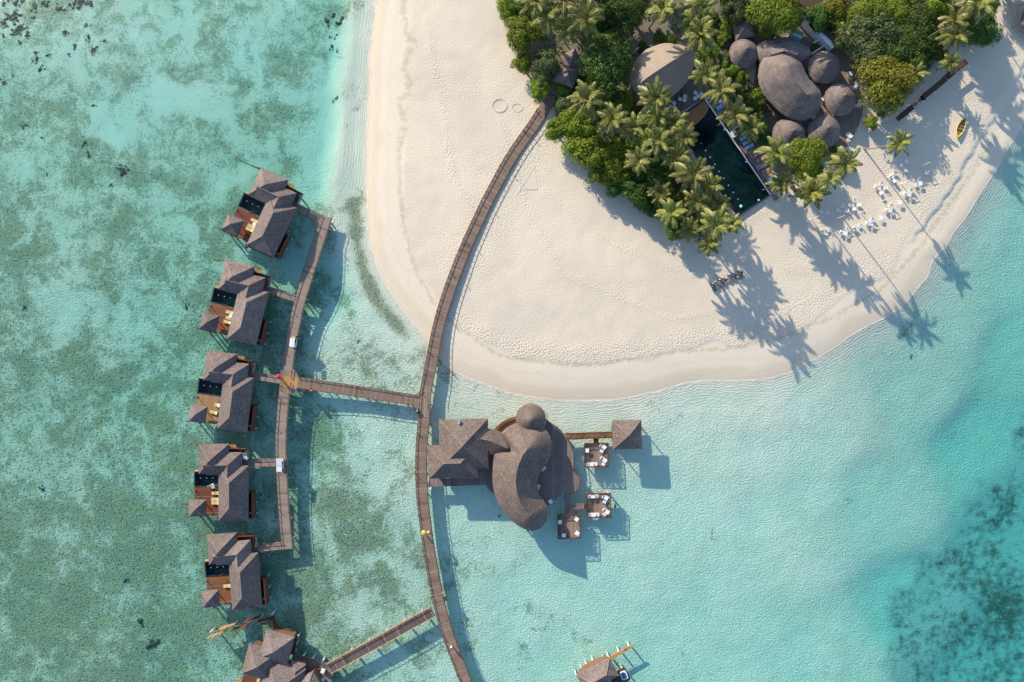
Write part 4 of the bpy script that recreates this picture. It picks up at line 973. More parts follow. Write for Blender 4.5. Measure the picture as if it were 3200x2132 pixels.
def platform(label, c, notch=None):
    t = thing('dining_platform', label, 'dining platform', tuple(W(*zr((c[0] + c[2]) / 2, (c[1] + c[3]) / 2))), 0, 'square dining platforms by the restaurant')
    P = [zr(c[0] + 4, c[1] + 4), zr(c[2] - 4, c[1] + 2), zr(c[2] - 3, c[3] - 4), zr(c[0] + 5, c[3] - 3)]
    plat(t, 'floor', M_DKLT, P, 1.1, 1.3)
    Q = [W(*zr(*q), 1.3) for q in ((c[0], c[1] + 3), (c[2], c[1]), (c[2] + 2, c[3] - 2), (c[0] + 4, c[3]))]
    m = MB()
    for a, b in zip(Q, Q[1:] + Q[:1]):
        m.bar(a + Vector((0, 0, .85)), b + Vector((0, 0, .85)), .14, .09); m.bar(a + Vector((0, 0, .1)), b + Vector((0, 0, .1)), .1, .2); n = 8
        for k in range(n):
            p = a.lerp(b, k / n); q = a.lerp(b, (k + 1) / n); m.bar(p, p + Vector((0, 0, .9)), .09)
            m.bar(p + Vector((0, 0, .1 if k % 2 else .85)), q + Vector((0, 0, .85 if k % 2 else .1)), .06)
    m.build('railing', M_RTIMB, t)
    for q in Q: 
        p = q.lerp((Q[0] + Q[2]) / 2, .1); pile(t, p.x, p.y, .9)
platform('square timber dining platform between the restaurant deck and the square pavilion', (1503, 430, 1697, 622))
platform('square timber dining platform south of the restaurant, the farther out of the pair', (1522, 838, 1717, 1034))
platform('square timber dining platform nearest the tip of the kidney roof, partly shaded', (1285, 1008, 1470, 1205))
t = thing('square_pavilion', 'free-standing over-water pavilion with a square pyramid shingle roof east of the restaurant', 'pavilion', tuple(W(*zr(1855, 360))))
f = FR(4.2); m = MB(); caps = MB(); cc = [f(1732, 246), f(1970, 240), f(1978, 476), f(1738, 482)]; hip(m, cc, 4.2, .6, caps=caps); r = m.build('roof', M_SHIN2, t); caps.build('ridge_capping', M_CAP, r)
plat(t, 'floor', M_TIMB, [zr(1728, 300), zr(1735, 262), zr(1955, 258), zr(1962, 462), zr(1750, 466), zr(1728, 400)], 1.3, 1.5)
for q in ((1755, 270), (1945, 265), (1955, 455), (1762, 460)): a = W(*zr(*q), 1.5); MB().bar(a, (a.x, a.y, 4.1), .18).build('post', M_TIMB, t); pile(t, a.x, a.y)

# ------------------------------------------------------------------ island buildings
def za(x, y): return (2040 + x / 3.92, 0 + y / 3.92)
def zb(x, y): return (2200 + x / 2.6137, 60 + y / 2.6137)
G0 = 1.25
def outline(fn, pts, z): return [tuple(W(*fn(*q), z).xy) for q in pts]
t = thing('leaf_roofed_hall', 'large hall with a smooth pale leaf-shaped roof north of the swimming pool', 'hall', (*W(2080, 215).xy, G0))
OL = [(2012, 160), (2040, 146), (2078, 135), (2117, 139), (2150, 148), (2168, 156), (2171, 191), (2162, 224), (2147, 255), (2117, 288), (2091, 306), (2040, 312), (1995, 296), (1974, 275), (1970, 235), (1984, 194)]
mb, wl = spine_roof(outline(ident, OL, 5.2) if 0 else [tuple(W(u, v, 5.2).xy) for u, v in OL], [W(1985, 272, 6.2), W(2020, 245, 8.2), W(2055, 221, 9.2), W(2101, 191, 9.0), W(2135, 172, 8.0), W(2160, 159, 6.4)], 5.2, .06, 8, res=4)
weld(mb.build('roof', M_PALE, t)); MB().prism([tuple(q.xy) for q in wl[::3]], 0.9, 5.6).build('wall', M_CONC, t)
m = MB(); S = [W(1985, 272, 6.25), W(2020, 245, 8.25), W(2055, 221, 9.25), W(2101, 191, 9.05), W(2135, 172, 8.05), W(2160, 159, 6.45)]; m.tube(S, .12, 6); m.build('ridge_capping', M_CAP, t)
m = MB(); S = [W(1977, 172, 2.5), W(1988, 155, 2.5), W(2005, 145, 2.5), W(2022, 142, 2.5), W(2040, 146, 2.5)]
for a, b in zip(S[:-1], S[1:]): m.bar((a.x, a.y, 1.9), (b.x, b.y, 1.9), .3, 1.6)
m.build('curved_garden_wall', M_WHITE, t)
t = thing('thatched_bar', 'sprawling thatched beach bar with a large kidney-shaped grey roof and a crescent roof behind', 'bar', (*W(2470, 260).xy, G0))
KO = [(2377, 194), (2400, 172), (2438, 162), (2474, 174), (2500, 192), (2513, 218), (2523, 238), (2536, 255), (2552, 270), (2564, 290), (2567, 312), (2561, 338), (2547, 359), (2525, 372), (2494, 377), (2463, 367), (2433, 346), (2405, 318), (2382, 288), (2370, 257), (2370, 228)]
mb, wl = spine_roof([tuple(W(u, v, 5.0).xy) for u, v in KO], [W(2464, 208, 9.6), W(2474, 230, 9.6), W(2489, 255, 9.4), W(2510, 283, 9.0), W(2524, 298, 8.6)], 5.0, .05, 9, res=4, wob=.05, ragged=.12)
weld(mb.build('kidney_roof', M_THATCH, t)); MB().prism([tuple(q.xy) for q in wl[::3]], 1.2, 5.6).build('wall', M_WALL, t)
CO = [(2366, 145), (2397, 125), (2448, 116), (2480, 122), (2505, 135), (2525, 150), (2536, 170), (2507, 190), (2470, 205), (2395, 205), (2372, 190), (2363, 165)]
mb, wl = spine_roof([tuple(W(u, v, 3.9).xy) for u, v in CO], [W(2415, 170, 6.2), W(2450, 160, 6.4), W(2490, 170, 6.0)], 3.9, .05, 6, res=4, wob=.04, ragged=.1)
weld(mb.build('crescent_roof', M_THATCH, t)); MB().prism([tuple(q.xy) for q in wl[::3]], 1.2, 4.2).build('wall', M_WALL, t)
BD = [(440, 600), (408, 520), (440, 300), (700, 200), (900, 235), (1090, 230), (1150, 275), (1200, 330), (1240, 395), (1275, 470), (1297, 545), (1308, 620), (1306, 690), (1292, 770), (1262, 870), (1225, 955), (1170, 1040), (1000, 1080), (700, 1080), (560, 1050), (545, 940), (560, 870), (500, 760), (470, 690)]
plat(t, 'terrace', M_DKLT, [zb(*q) for q in BD], 1.1, 1.5)
HUTS = [(2324, 167, 46, (2334, 148), 'at the west end of the bar'), (2575, 211, 51, (2588, 197), 'behind the bar beside the garden trees'), (2625, 312, 50.5, (2642, 295), 'next to the yellow-green tree'), (2575, 410, 51.5, (2592, 395), 'at the beach corner of the bar terrace'), (2465, 420, 52, (2483, 406), 'next to the palm at the pool deck')]
for (u, v, r_, ap, where) in HUTS:
    c0 = W(u, v, 3.9); t2 = thing('round_hut', 'round hut with a conical grey thatched roof, ' + where, 'hut', (c0.x, c0.y, G0), 0, 'round thatched huts round the beach bar')
    rr = r_ / K * (H - 3.9) / H; a2 = W(*ap, 6.9)
    mb, wl = spine_roof([(c0.x + rr * math.cos(q), c0.y + rr * math.sin(q)) for q in np.linspace(0, 2 * PI, 26, endpoint=False)], [Vector((c0.x * .7 + a2.x * .3, c0.y * .7 + a2.y * .3, 6.6))], 3.9, .03, 8, res=2, wob=.03, ragged=.1)
    weld(mb.build('roof', M_THATCH, t2))
    for q in range(8):
        a = q * PI / 4; MB().bar((c0.x + rr * .8 * math.cos(a), c0.y + rr * .8 * math.sin(a), 1.4), (c0.x + rr * .8 * math.cos(a), c0.y + rr * .8 * math.sin(a), 4.2), .16).build('post', M_TIMB, t2)
    MB().lathe((c0.x, c0.y, 1.3), [(rr * .5, 0), (rr * .5, 1.1), (0, 1.12)], 20).build('counter', M_TIMB, t2)
def pyramid_hut(name, label, quads, cat='hut', z=3.8, pitch=.8, mat=None):
    t = thing(name, label, cat, (*W(*quads[0][0]).xy, G0))
    for Q in quads:
        cc = [tuple(W(u, v, z).xy) for u, v in Q]; m = MB(); hip(m, cc, z, pitch); m.build('roof', mat or M_THATCH, t); wm = MB(); walls_under(wm, cc, 1.0, z - .1); wm.build('wall', M_WALL, t)
    return t
pyramid_hut('kitchen_hut', 'small dark pyramid-roofed hut in the trees behind the round huts', [[(2287, 74), (2338, 62), (2358, 112), (2300, 128)]])
pyramid_hut('arrival_pavilion', 'shaded twin-roofed arrival pavilion where the main jetty reaches the island trees', [[(1750, 176), (1797, 150), (1822, 200), (1775, 224)], [(1765, 205), (1815, 215), (1790, 275), (1725, 250)]], 'pavilion', 4.2, .7, M_SHIN)
# service yard
t = thing('yard_wall_building', 'long narrow service building with white and dark flat roofs beside the yard', 'service building', (*W(*za(2000, 330)).xy, G0))
plat(t, 'white_roof', M_WHITE, [za(1745, 130), za(1785, 105), za(2250, 550), za(2200, 598)], 1.0, 3.6)
plat(t, 'dark_roof', M_TIMB, [za(1790, 100), za(1850, 70), za(2290, 510), za(2252, 548)], 1.0, 4.0)
plat(t, 'skylight', M_DARK, [za(1910, 300), za(1950, 270), za(2035, 360), za(2000, 402)], 3.6, 3.75)
t = thing('red_roofed_block', 'dark red-brown flat roofed block cut by the top edge', 'service building', (*W(*za(1950, 0)).xy, G0))
plat(t, 'roof', M_TIMB, [za(1790, -120), za(2080, -120), za(2070, 40), za(1950, 150), za(1850, 80), za(1790, 20)], 1.0, 4.2)  # shade on this red-brown roof is put into a darker timber colour
plat(t, 'parapet', M_WHITE, [za(2075, 50), za(2100, 85), za(2260, -60), za(2240, -80)], 1.0, 4.0)
t = thing('green_shed', 'gabled shed with a green sheet roof in the service yard', 'shed', (*W(*za(1750, 430)).xy, G0))
f = lambda x, y, z: W(*za(x, y), z); m = MB()
a, b, c, e = f(1715, 335, 3.2), f(1855, 400, 3.2), f(1800, 515, 3.2), f(1655, 460, 3.2); r0 = f(1688, 400, 3.9); r1 = f(1830, 462, 3.9)
m.poly([a, b, r1, r0][::-1]).poly([r0, r1, c, e][::-1]); m.poly([a, r0, e]).poly([b, c, r1]); m.build('roof', M_GREEN, t)
MB().bar(r0 + Vector((0, 0, .03)), r1 + Vector((0, 0, .03)), .15).build('ridge_capping', M_WHITE, t)
wm = MB(); walls_under(wm, [tuple(q.xy) for q in (a, b, c, e)], 1.1, 3.15, .05); wm.build('wall', M_CONC, t)
t = thing('dark_green_tank', 'dark green lean-to roof beside the crescent thatch', 'shed', (*W(*za(1445, 430)).xy, G0)); plat(t, 'roof', simple('dark_green_sheet', (.03, .09, .07)), [za(1390, 400), za(1498, 388), za(1505, 450), za(1400, 470)], 2.8, 2.95); plat(t, 'frame', M_TIMB, [za(1400, 410), za(1490, 400), za(1495, 445), za(1408, 460)], 1.1, 2.7)
for lab, a, b in (('low white wall crossing the service yard', (1965, 530), (2110, 440)), ('low pale wall behind the round hut and small shrubs', (1945, 662), (2105, 556))):
    a = W(*za(*a), 2.2); b = W(*za(*b), 2.2); t = thing('low_wall', lab, 'wall', (a.x, a.y, G0)); MB().bar((a.x, a.y, 1.7), (b.x, b.y, 1.7), .3, 1.2).build('wall', M_CONC, t); MB().bar((a.x, a.y, 2.33), (b.x, b.y, 2.33), .36, .06).build('coping', M_OFFWHITE, t)
# swimming pool
def zp(x, y): return (2100 + x / 3.408, 240 + y / 3.408)
t = thing('swimming_pool', 'long dark blue-green swimming pool with an orange curved ledge, half overhung by palms', 'swimming pool', (*W(2260, 490).xy, G0))
PO = [(345, 235), (1040, 1255), (700, 1490), (0, 480)]
Q = [W(*zp(*q), 1.5) for q in PO]
def inset(Q, k):
    n = len(Q); out = []
    for i in range(n):
        a, b, c = Q[i - 1], Q[i], Q[(i + 1) % n]; out.append(b + ((a - b).xy.normalized().to_3d() + (c - b).xy.normalized().to_3d()) * k)
    return out
Qi = inset(Q, .35); m = MB()
m.prism([tuple(q.xy) for q in Q], 1.42, 1.46).build('pool_floor', M_POOLB, t)
m = MB()
for i in range(4):
    a, b, c, d_ = Q[i], Q[(i + 1) % 4], Qi[(i + 1) % 4], Qi[i]
    m.prism([tuple(q.xy) for q in (a, b, c, d_)], 1.0, 1.9)
m.build('pool_rim', M_POOLT, t)
LG = [(345, 240), (372, 262), (388, 300), (388, 345), (365, 395), (330, 440), (270, 495), (205, 545), (140, 560), (60, 520), (0, 475)]
plat(t, 'curved_ledge', M_ORSAND, [zp(*q) for q in LG], 1.47, 1.785)
plat(t, 'ledge_steps', M_DKBR, [zp(*q) for q in [(330, 262), (372, 262), (388, 300), (388, 345), (365, 395), (330, 440), (270, 495), (205, 545), (150, 480), (250, 420), (310, 350)]], 1.47, 1.77)
dk = [(230, 560), (300, 545), (380, 500), (440, 430), (480, 440), (500, 500), (480, 560), (420, 640), (330, 700), (250, 720), (150, 700), (60, 600)]
plat(t, 'deep_basin', M_POOLT, [zp(*q) for q in dk], 1.465, 1.475)
MB().prism([tuple(q.xy) for q in Qi], 1.765, 1.78).build('pool_water', M_POOLW, t)
a, b = W(*zp(352, 235), 1.95), W(*zp(1048, 1255), 1.95); MB().bar(a, b, .28, .12).build('white_coping', M_WHITE, t)
a, b = W(*zp(1046, 1268), 1.4), W(*zp(706, 1494), 1.4); MB().bar(a, b, .3, .3).build('end_kerb', M_CONC, t)
for (x, y) in ((310, 712), (360, 786), (407, 858), (457, 934), (505, 1009), (553, 1081), (602, 1157), (653, 1232), (703, 1305), (208, 555)):
    p = W(*zp(x, y), 1.8); MB().lathe((p.x, p.y, 1.7), [(.1, 0), (.13, .1), (0, .14)], 8).build('pool_lamp', M_LAMP, t)
for (x, y, s, mt) in ((733, 1378, .55, simple('mint_panel', (.35, .85, .68))), (922, 1313, .35, M_WHITE), (558, 563, .35, M_WHITE), (793, 905, .4, M_WHITE)):
    p = W(*zp(x, y), 1.9); MB().box((p.x, p.y, 1.9), (s, s, .12), -.6).build('skimmer_lid', mt, t)
t = thing('pool_terrace', 'brown boarded terrace running along the east side of the swimming pool', 'terrace', (*W(2330, 420).xy, G0))
plat(t, 'boards', M_DKGR, [zp(358, 238), zp(450, 250), zp(560, 430), zp(800, 640), zp(960, 880), zp(1110, 1190), zp(1040, 1240)], 1.2, 1.62)
plat(t, 'red_strip', M_RTIMB, [zp(500, 430), zp(520, 425), zp(1060, 1235), zp(1045, 1250)], 1.3, 1.66)
plat(t, 'small_step', M_DKLT, [zp(1060, 1255), zp(1105, 1235), zp(1140, 1295), zp(1095, 1325)], 1.2, 1.5)
t = thing('upper_pool_terrace', 'dark boarded terrace between the leaf-roofed hall and the swimming pool', 'terrace', (*W(2140, 300).xy, G0))
plat(t, 'boards', M_DKGR, [za(80, 1320), za(240, 1420), za(620, 1200), za(700, 1000), za(600, 760), za(400, 800), za(200, 1100)], 1.2, 1.6)
# sand-floored yard and hall surroundings are left as sand
# hexagonal hut at the right edge
t = thing('hexagonal_hut', 'dark hexagonal-roofed hut on a pale ring base at the right edge of the beach', 'hut', (*W(3228, 62).xy, G0))
c0 = W(3232, 62, 3.4)
mb, wl = spine_roof([(c0.x + 3.2 * math.cos(q * PI / 3 + .35), c0.y + 3.2 * math.sin(q * PI / 3 + .35)) for q in range(6)], [Vector((c0.x, c0.y, 5.2))], 3.4, 0, 3, res=1); mb.build('roof', M_SHIN2, t)
m = MB(); n = 6; c1 = W(3228, 62, 1.5)
for q in range(6):
    a = q * PI / 3 + .35; b = a + PI / 3; m.bar((c1.x + 4.6 * math.cos(a), c1.y + 4.6 * math.sin(a), 1.4), (c1.x + 4.6 * math.cos(b), c1.y + 4.6 * math.sin(b), 1.4), .18, .4)
m.build('ring_base', M_CONC, t)
for q in range(6):
    a = q * PI / 3 + .35; MB().bar((c1.x + 2.9 * math.cos(a), c1.y + 2.9 * math.sin(a), 1.2), (c1.x + 2.9 * math.cos(a), c1.y + 2.9 * math.sin(a), 3.5), .18).build('post', M_WHITE, t)
# long swing pergola
def zc(x, y): return (2600 + x / 3.92, y / 3.92)
t = thing('swing_pergola', 'long dark slatted beach pergola with white posts running diagonally below the yellow-green tree', 'pergola', (*W(2910, 285).xy, G0))
for (a, b, w_, mt) in (((800, 1465), (860, 1415), 1.1, M_RTIMB), ((850, 1420), (980, 1318), 1.25, M_TIMB), ((945, 1335), (1000, 1310), 1.2, M_RTIMB), ((1000, 1285), (1120, 1195), 1.0, M_GTIMB), ((1090, 1205), (1150, 1190), 1.1, M_RTIMB), ((1120, 1185), (1260, 1075), 1.2, M_TIMB), ((1230, 1090), (1285, 1075), 1.1, M_RTIMB), ((1260, 1075), (1390, 965), 1.2, M_TIMB), ((1355, 965), (1420, 960), 1.2, M_GTIMB), ((1400, 950), (1545, 830), 1.35, M_TIMB), ((1540, 840), (1645, 752), 1.35, M_TIMB)):
    p = W(*zc(*a), 3.2); q = W(*zc(*b), 3.2); z_ = 3.2 + (0 if mt is M_TIMB else -.12); MB().bar((p.x, p.y, z_), (q.x, q.y, z_), w_, .09).build('roof_panel', mt, t)
a = W(*zc(800, 1465), 3.1); b = W(*zc(1645, 752), 3.1); MB().bar((a.x, a.y, 3.05), (b.x, b.y, 3.05), .16, .2).build('beam', M_TIMB, t)
for (x, y) in ((990, 1360), (1135, 1232), (1272, 1112), (1405, 985), (1555, 860)):
    p = W(*zc(x, y), 2.0); q = W(*zc(x + 22, y + 22), .9 + .5); MB().bar((p.x, p.y, 1.1), (p.x, p.y, 3.1), .12).bar((p.x, p.y, 2.2), (p.x - .7, p.y + .5, 2.2), .1).build('post', M_WHITE, t)
# ------------------------------------------------------------------ vegetation
def raw_mesh(name, V, F, mats, midx=None):
    me = bpy.data.meshes.new(name); V = np.asarray(V, np.float32); 
    me.from_pydata(V.tolist(), [], F)
    for m in mats: me.materials.append(m)
    if midx is not None: me.polygons.foreach_set('material_index', midx)
    me.update(); return me
def crown_mesh(name, R, rz, zc, lumps, per, leaf, mat, seed, low=-.25, lr=.30):
    r = np.random.default_rng(seed); P = []; N = []
    ph = r.uniform(0, 6.28, 6)
    for _ in range(lumps):
        while True:
            q = r.normal(size=3); q /= np.linalg.norm(q)
            if q[2] > low: break
        az = math.atan2(q[1], q[0]); k = .82 + .16 * math.sin(3 * az + ph[0]) + .10 * math.sin(5 * az + ph[1])
        rad = r.uniform(.5, .88) * k; c = q * rad * np.array([R, R, rz]); l = lr * R * r.uniform(.6, 1.15)
        n = int(per * (l / (lr * R)) ** 1.5)
        w = r.normal(size=(n, 3)); w /= np.linalg.norm(w, axis=1)[:, None]; w[:, 2] = np.where(w[:, 2] < -.35, -w[:, 2], w[:, 2])
        rr = l * r.uniform(.72, 1.08, (n, 1)); P.append(c + w * rr * np.array([1, 1, .8])); N.append(w * .8 + q * .4 + r.normal(size=(n, 3)) * .45)
    P = np.concatenate(P); N = np.concatenate(N); N /= np.linalg.norm(N, axis=1)[:, None]; P[:, 2] += zc
    P[:, 2] = np.maximum(P[:, 2], .25)
    t = r.normal(size=P.shape); A = np.cross(N, t); A /= np.linalg.norm(A, axis=1)[:, None]; B = np.cross(N, A)
    s = leaf * r.uniform(.6, 1.25, (len(P), 1)); V = np.stack([P - A * s * .6, P + B * s * .34 + N * s * .08, P + A * s * .6, P - B * s * .34 + N * s * .08], 1).reshape(-1, 3)
    F = np.arange(len(V)).reshape(-1, 4).tolist()
    return raw_mesh(name, V, F, [mat])
def trunk_mesh(R, zc, rz, seed):
    r = random.Random(seed); m = MB(); b = .07 * R + .04
    m.tube([(0, 0, -.3), (.05, .03, zc * .4), (0, 0, zc * .8)], [b * 1.3, b, b * .75], 7)
    for k in range(6):
        a = k * 1.05 + r.uniform(-.3, .3); d_ = R * r.uniform(.45, .7)
        m.tube([(0, 0, zc * .45), (d_ * .4 * math.cos(a), d_ * .4 * math.sin(a), zc * .8), (d_ * math.cos(a), d_ * math.sin(a), zc + rz * .35)], [b * .6, b * .4, b * .12], 5)
    me = bpy.data.meshes.new('trunk'); me.from_pydata(m.v, [], m.f); me.materials.append(M_BARK); me.update(); return me
CL = {'S': (2.2, 1.5, 1.45, 38, 85, .30), 'M': (3.8, 2.4, 3.6, 60, 120, .37), 'L': (6.0, 3.2, 6.6, 100, 150, .43)}
CROWN = {}; TRUNK = {}
LM = {'b': M_LEAF, 'd': M_LEAFD, 'y': M_LEAFY, 'g': M_LEAFG}
def crown_for(cl, col, var):
    k = (cl, col, var)
    if k not in CROWN:
        R, rz, zc, lu, pe, lf = CL[cl]
        CROWN[k] = crown_mesh('crown', R, rz, zc, lu, pe, lf, LM[col], hash((ord(cl), ord(col), var)) % 9999, -.1 if cl == 'S' else -.2)
    if (cl, var) not in TRUNK:
        R, rz, zc = CL[cl][:3]; TRUNK[(cl, var)] = trunk_mesh(R, zc, rz, var)
    return CROWN[k], TRUNK[(cl, var)]
def tree(u, v, rpx, col, label, cl=None):
    if cl is None: cl = 'S' if rpx <= 34 else 'M' if rpx <= 62 else 'L'
    R, rz, zc = CL[cl][:3]
    s = rpx / K * (H - zc) / H / R * 1.04
    zs = .78 if cl == 'L' else 1.0
    p = W(u, v, 1.2 + zc * s * zs); c, t = crown_for(cl, col, random.randrange(3))
    kind = {'S': 'shrub', 'M': 'broadleaf_tree', 'L': 'broadleaf_tree'}[cl]
    o = thing(kind, label, 'shrub' if cl == 'S' else 'tree', (p.x, p.y, gz(p.x, p.y) - .05), random.uniform(0, 6.28), 'shrubs of the island garden' if cl == 'S' else 'broadleaf trees of the island')
    o.scale = (s * random.uniform(.96, 1.04), s * random.uniform(.96, 1.04), s * zs)
    for nm, me_ in (('crown', c), ('trunk', t)):
        q = bpy.data.objects.new(nm, me_); C.objects.link(q); q.parent = o
TREES = [
(1586,28,40,'b','bright bushy tree at the top end of the beach edge'),(1629,107,58,'b','broad bright tree on the beach edge north of the arrival pavilion'),(1640,40,38,'d','dark tree tucked behind the topmost beach-edge bush'),
(1634,200,36,'b','rounded bright bush at the sand edge beside the arrival pavilion'),(1704,200,46,'g','olive-green tree between the beach bush and the arrival pavilion'),(1696,245,38,'g','olive-green tree just above the head of the main jetty'),(1685,283,38,'b','bright bush touching the left side of the jetty head'),
(1892,205,96,'d','very large dark spreading tree left of the leaf-roofed hall'),(1915,140,46,'b','lighter treetop on the north side of the very large dark tree'),
(1905,35,62,'d','dark tree at the top edge right of the first palm group'),(1972,25,64,'d','dark tree at the top edge above the shaded path'),(1950,80,52,'d','dark low crown beside the shaded path north of the large tree'),(1868,85,38,'d','small dark crown between the upper palms and the path'),
(1760,283,24,'b','small bright bush on the right side of the jetty head'),(1953,318,44,'b','dense bright crown south-east of the very large tree'),(1757,332,32,'g','narrow olive bush just below the jetty head'),(1785,372,40,'b','bright bush below the narrow olive bush by the jetty'),(1895,306,46,'d','dark crown south of the very large tree'),(1850,262,34,'b','small bright crown at the foot of the very large tree'),
(1740,408,40,'b','leftmost round bush of the southern grove'),(1823,405,54,'b','bright tree behind the leftmost bush of the southern grove'),(1800,460,46,'b','bright tree on the sand edge beside the leftmost grove bush'),(1848,485,62,'b','big bright tree in the middle of the grove beach edge'),(1910,492,60,'b','big bright tree behind the middle of the grove edge'),(1884,540,48,'b','rounded bright crown on the grove beach edge'),(1938,548,50,'b','bright crown inland of the rounded grove-edge crown'),(1925,583,36,'d','small dark crown at the grove sand edge'),
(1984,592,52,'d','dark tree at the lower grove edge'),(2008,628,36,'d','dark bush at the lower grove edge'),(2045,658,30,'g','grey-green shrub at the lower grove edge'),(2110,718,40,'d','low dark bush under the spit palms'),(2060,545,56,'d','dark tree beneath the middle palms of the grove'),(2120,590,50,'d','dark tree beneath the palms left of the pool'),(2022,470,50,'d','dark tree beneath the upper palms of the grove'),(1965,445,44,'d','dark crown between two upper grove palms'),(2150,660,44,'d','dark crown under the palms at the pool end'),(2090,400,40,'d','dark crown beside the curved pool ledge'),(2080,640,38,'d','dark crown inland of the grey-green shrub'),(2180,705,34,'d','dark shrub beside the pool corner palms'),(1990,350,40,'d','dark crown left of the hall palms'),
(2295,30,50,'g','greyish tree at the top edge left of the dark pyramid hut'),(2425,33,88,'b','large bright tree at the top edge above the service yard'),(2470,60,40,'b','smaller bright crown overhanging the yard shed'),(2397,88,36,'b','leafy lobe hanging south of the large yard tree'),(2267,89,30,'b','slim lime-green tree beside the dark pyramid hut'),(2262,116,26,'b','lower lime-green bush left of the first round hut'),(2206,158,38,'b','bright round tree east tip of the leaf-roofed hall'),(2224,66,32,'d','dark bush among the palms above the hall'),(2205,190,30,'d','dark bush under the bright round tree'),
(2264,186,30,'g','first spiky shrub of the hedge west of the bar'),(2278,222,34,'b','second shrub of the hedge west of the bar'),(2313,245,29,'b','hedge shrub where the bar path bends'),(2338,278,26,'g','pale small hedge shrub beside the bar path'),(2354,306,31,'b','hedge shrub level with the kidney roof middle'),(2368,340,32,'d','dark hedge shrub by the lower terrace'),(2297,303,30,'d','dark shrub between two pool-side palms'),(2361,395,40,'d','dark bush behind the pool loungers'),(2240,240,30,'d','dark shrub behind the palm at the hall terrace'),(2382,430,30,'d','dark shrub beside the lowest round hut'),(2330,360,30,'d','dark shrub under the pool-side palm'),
(2517,492,72,'b','big round bright tree between the round huts and the beach'),(2540,540,38,'b','lower lobe tree on the sand side of the big round bright tree'),(2617,488,34,'g','thin grey-green shrub at the bar terrace corner'),
(2560,52,48,'d','dark glossy tree behind the yard building'),(2608,28,50,'y','yellowing tree at the top edge right of the yard'),(2640,75,46,'b','bright tree right of the yard building'),(2727,25,72,'b','tall bright tree at the top edge of the right forest'),(2697,72,58,'g','mottled green tree in the right forest'),(2795,41,70,'b','large green tree at the top edge mid right forest'),(2842,25,50,'g','greyish tree at the top edge of the right forest'),(2860,80,70,'d','large dark tree deep in the right forest'),(2753,88,60,'g','mid green tree in the right forest centre'),(2817,132,72,'d','large dark tree above the yellow-green tree'),(2651,130,42,'g','olive tree behind the second round hut'),(2706,125,52,'g','grey-green tree above the bar terrace'),(2702,168,60,'g','wide grey-green tree overhanging the bar terrace'),(2750,172,44,'g','small grey-green crown beside the yellow-green tree'),(2881,125,60,'d','dark tree on the sand side of the right forest'),(2926,97,44,'d','dark tree beside the sandy gap in the right forest'),(2842,175,56,'d','dark tree at the lower forest edge'),(2893,164,46,'d','dark tree at the forest sand edge beside the short palms'),(2934,170,32,'d','low dark shrub beneath the leaning palm at the forest edge'),(2929,22,46,'b','green tree at the top edge above the sandy gap'),(2830,232,26,'d','dark shrub between the yellow-green tree and a short palm'),
(2766,262,94,'y','huge yellow-green round tree beside the bar terrace'),(3062,92,64,'d','wide dark tree at the right end of the forest'),(3046,48,50,'d','dark tree at the top right forest corner'),(3078,30,42,'d','outermost dark tree beside the open sand at the top right'),(3010,80,44,'d','dark tree behind the right-hand palm pair'),
(2722,385,25,'b','lone small bright shrub on the sand by the terrace'),(2753,357,18,'d','tiny dark shrub below the yellow-green tree'),(2340,40,34,'d','dark shrub above the dark pyramid hut'),(2098,128,26,'d','low dark shrub above the hall roof'),(2010,150,22,'d','small dark shrub at the curved garden wall'),(2060,118,24,'d','small dark shrub behind the hall'),(2545,150,12,'b','tiny shrub against the pale wall'),(2573,152,12,'b','second tiny shrub against the pale wall'),
(1760,-60,60,'d','tree just above the frame over the first palms'),(2060,-70,60,'d','tree just above the frame over the path'),(2250,-60,60,'d','tree just above the frame over the hall'),(2960,-70,70,'d','tree just above the frame over the forest'),(3150,-90,70,'d','tree just above the frame at the top right'),(2690,-70,70,'d','tree just above the frame over the yard'),(3260,-60,70,'d','tree beyond the top right corner')]
for T in TREES: tree(T[0], T[1], T[2], T[3], T[4])

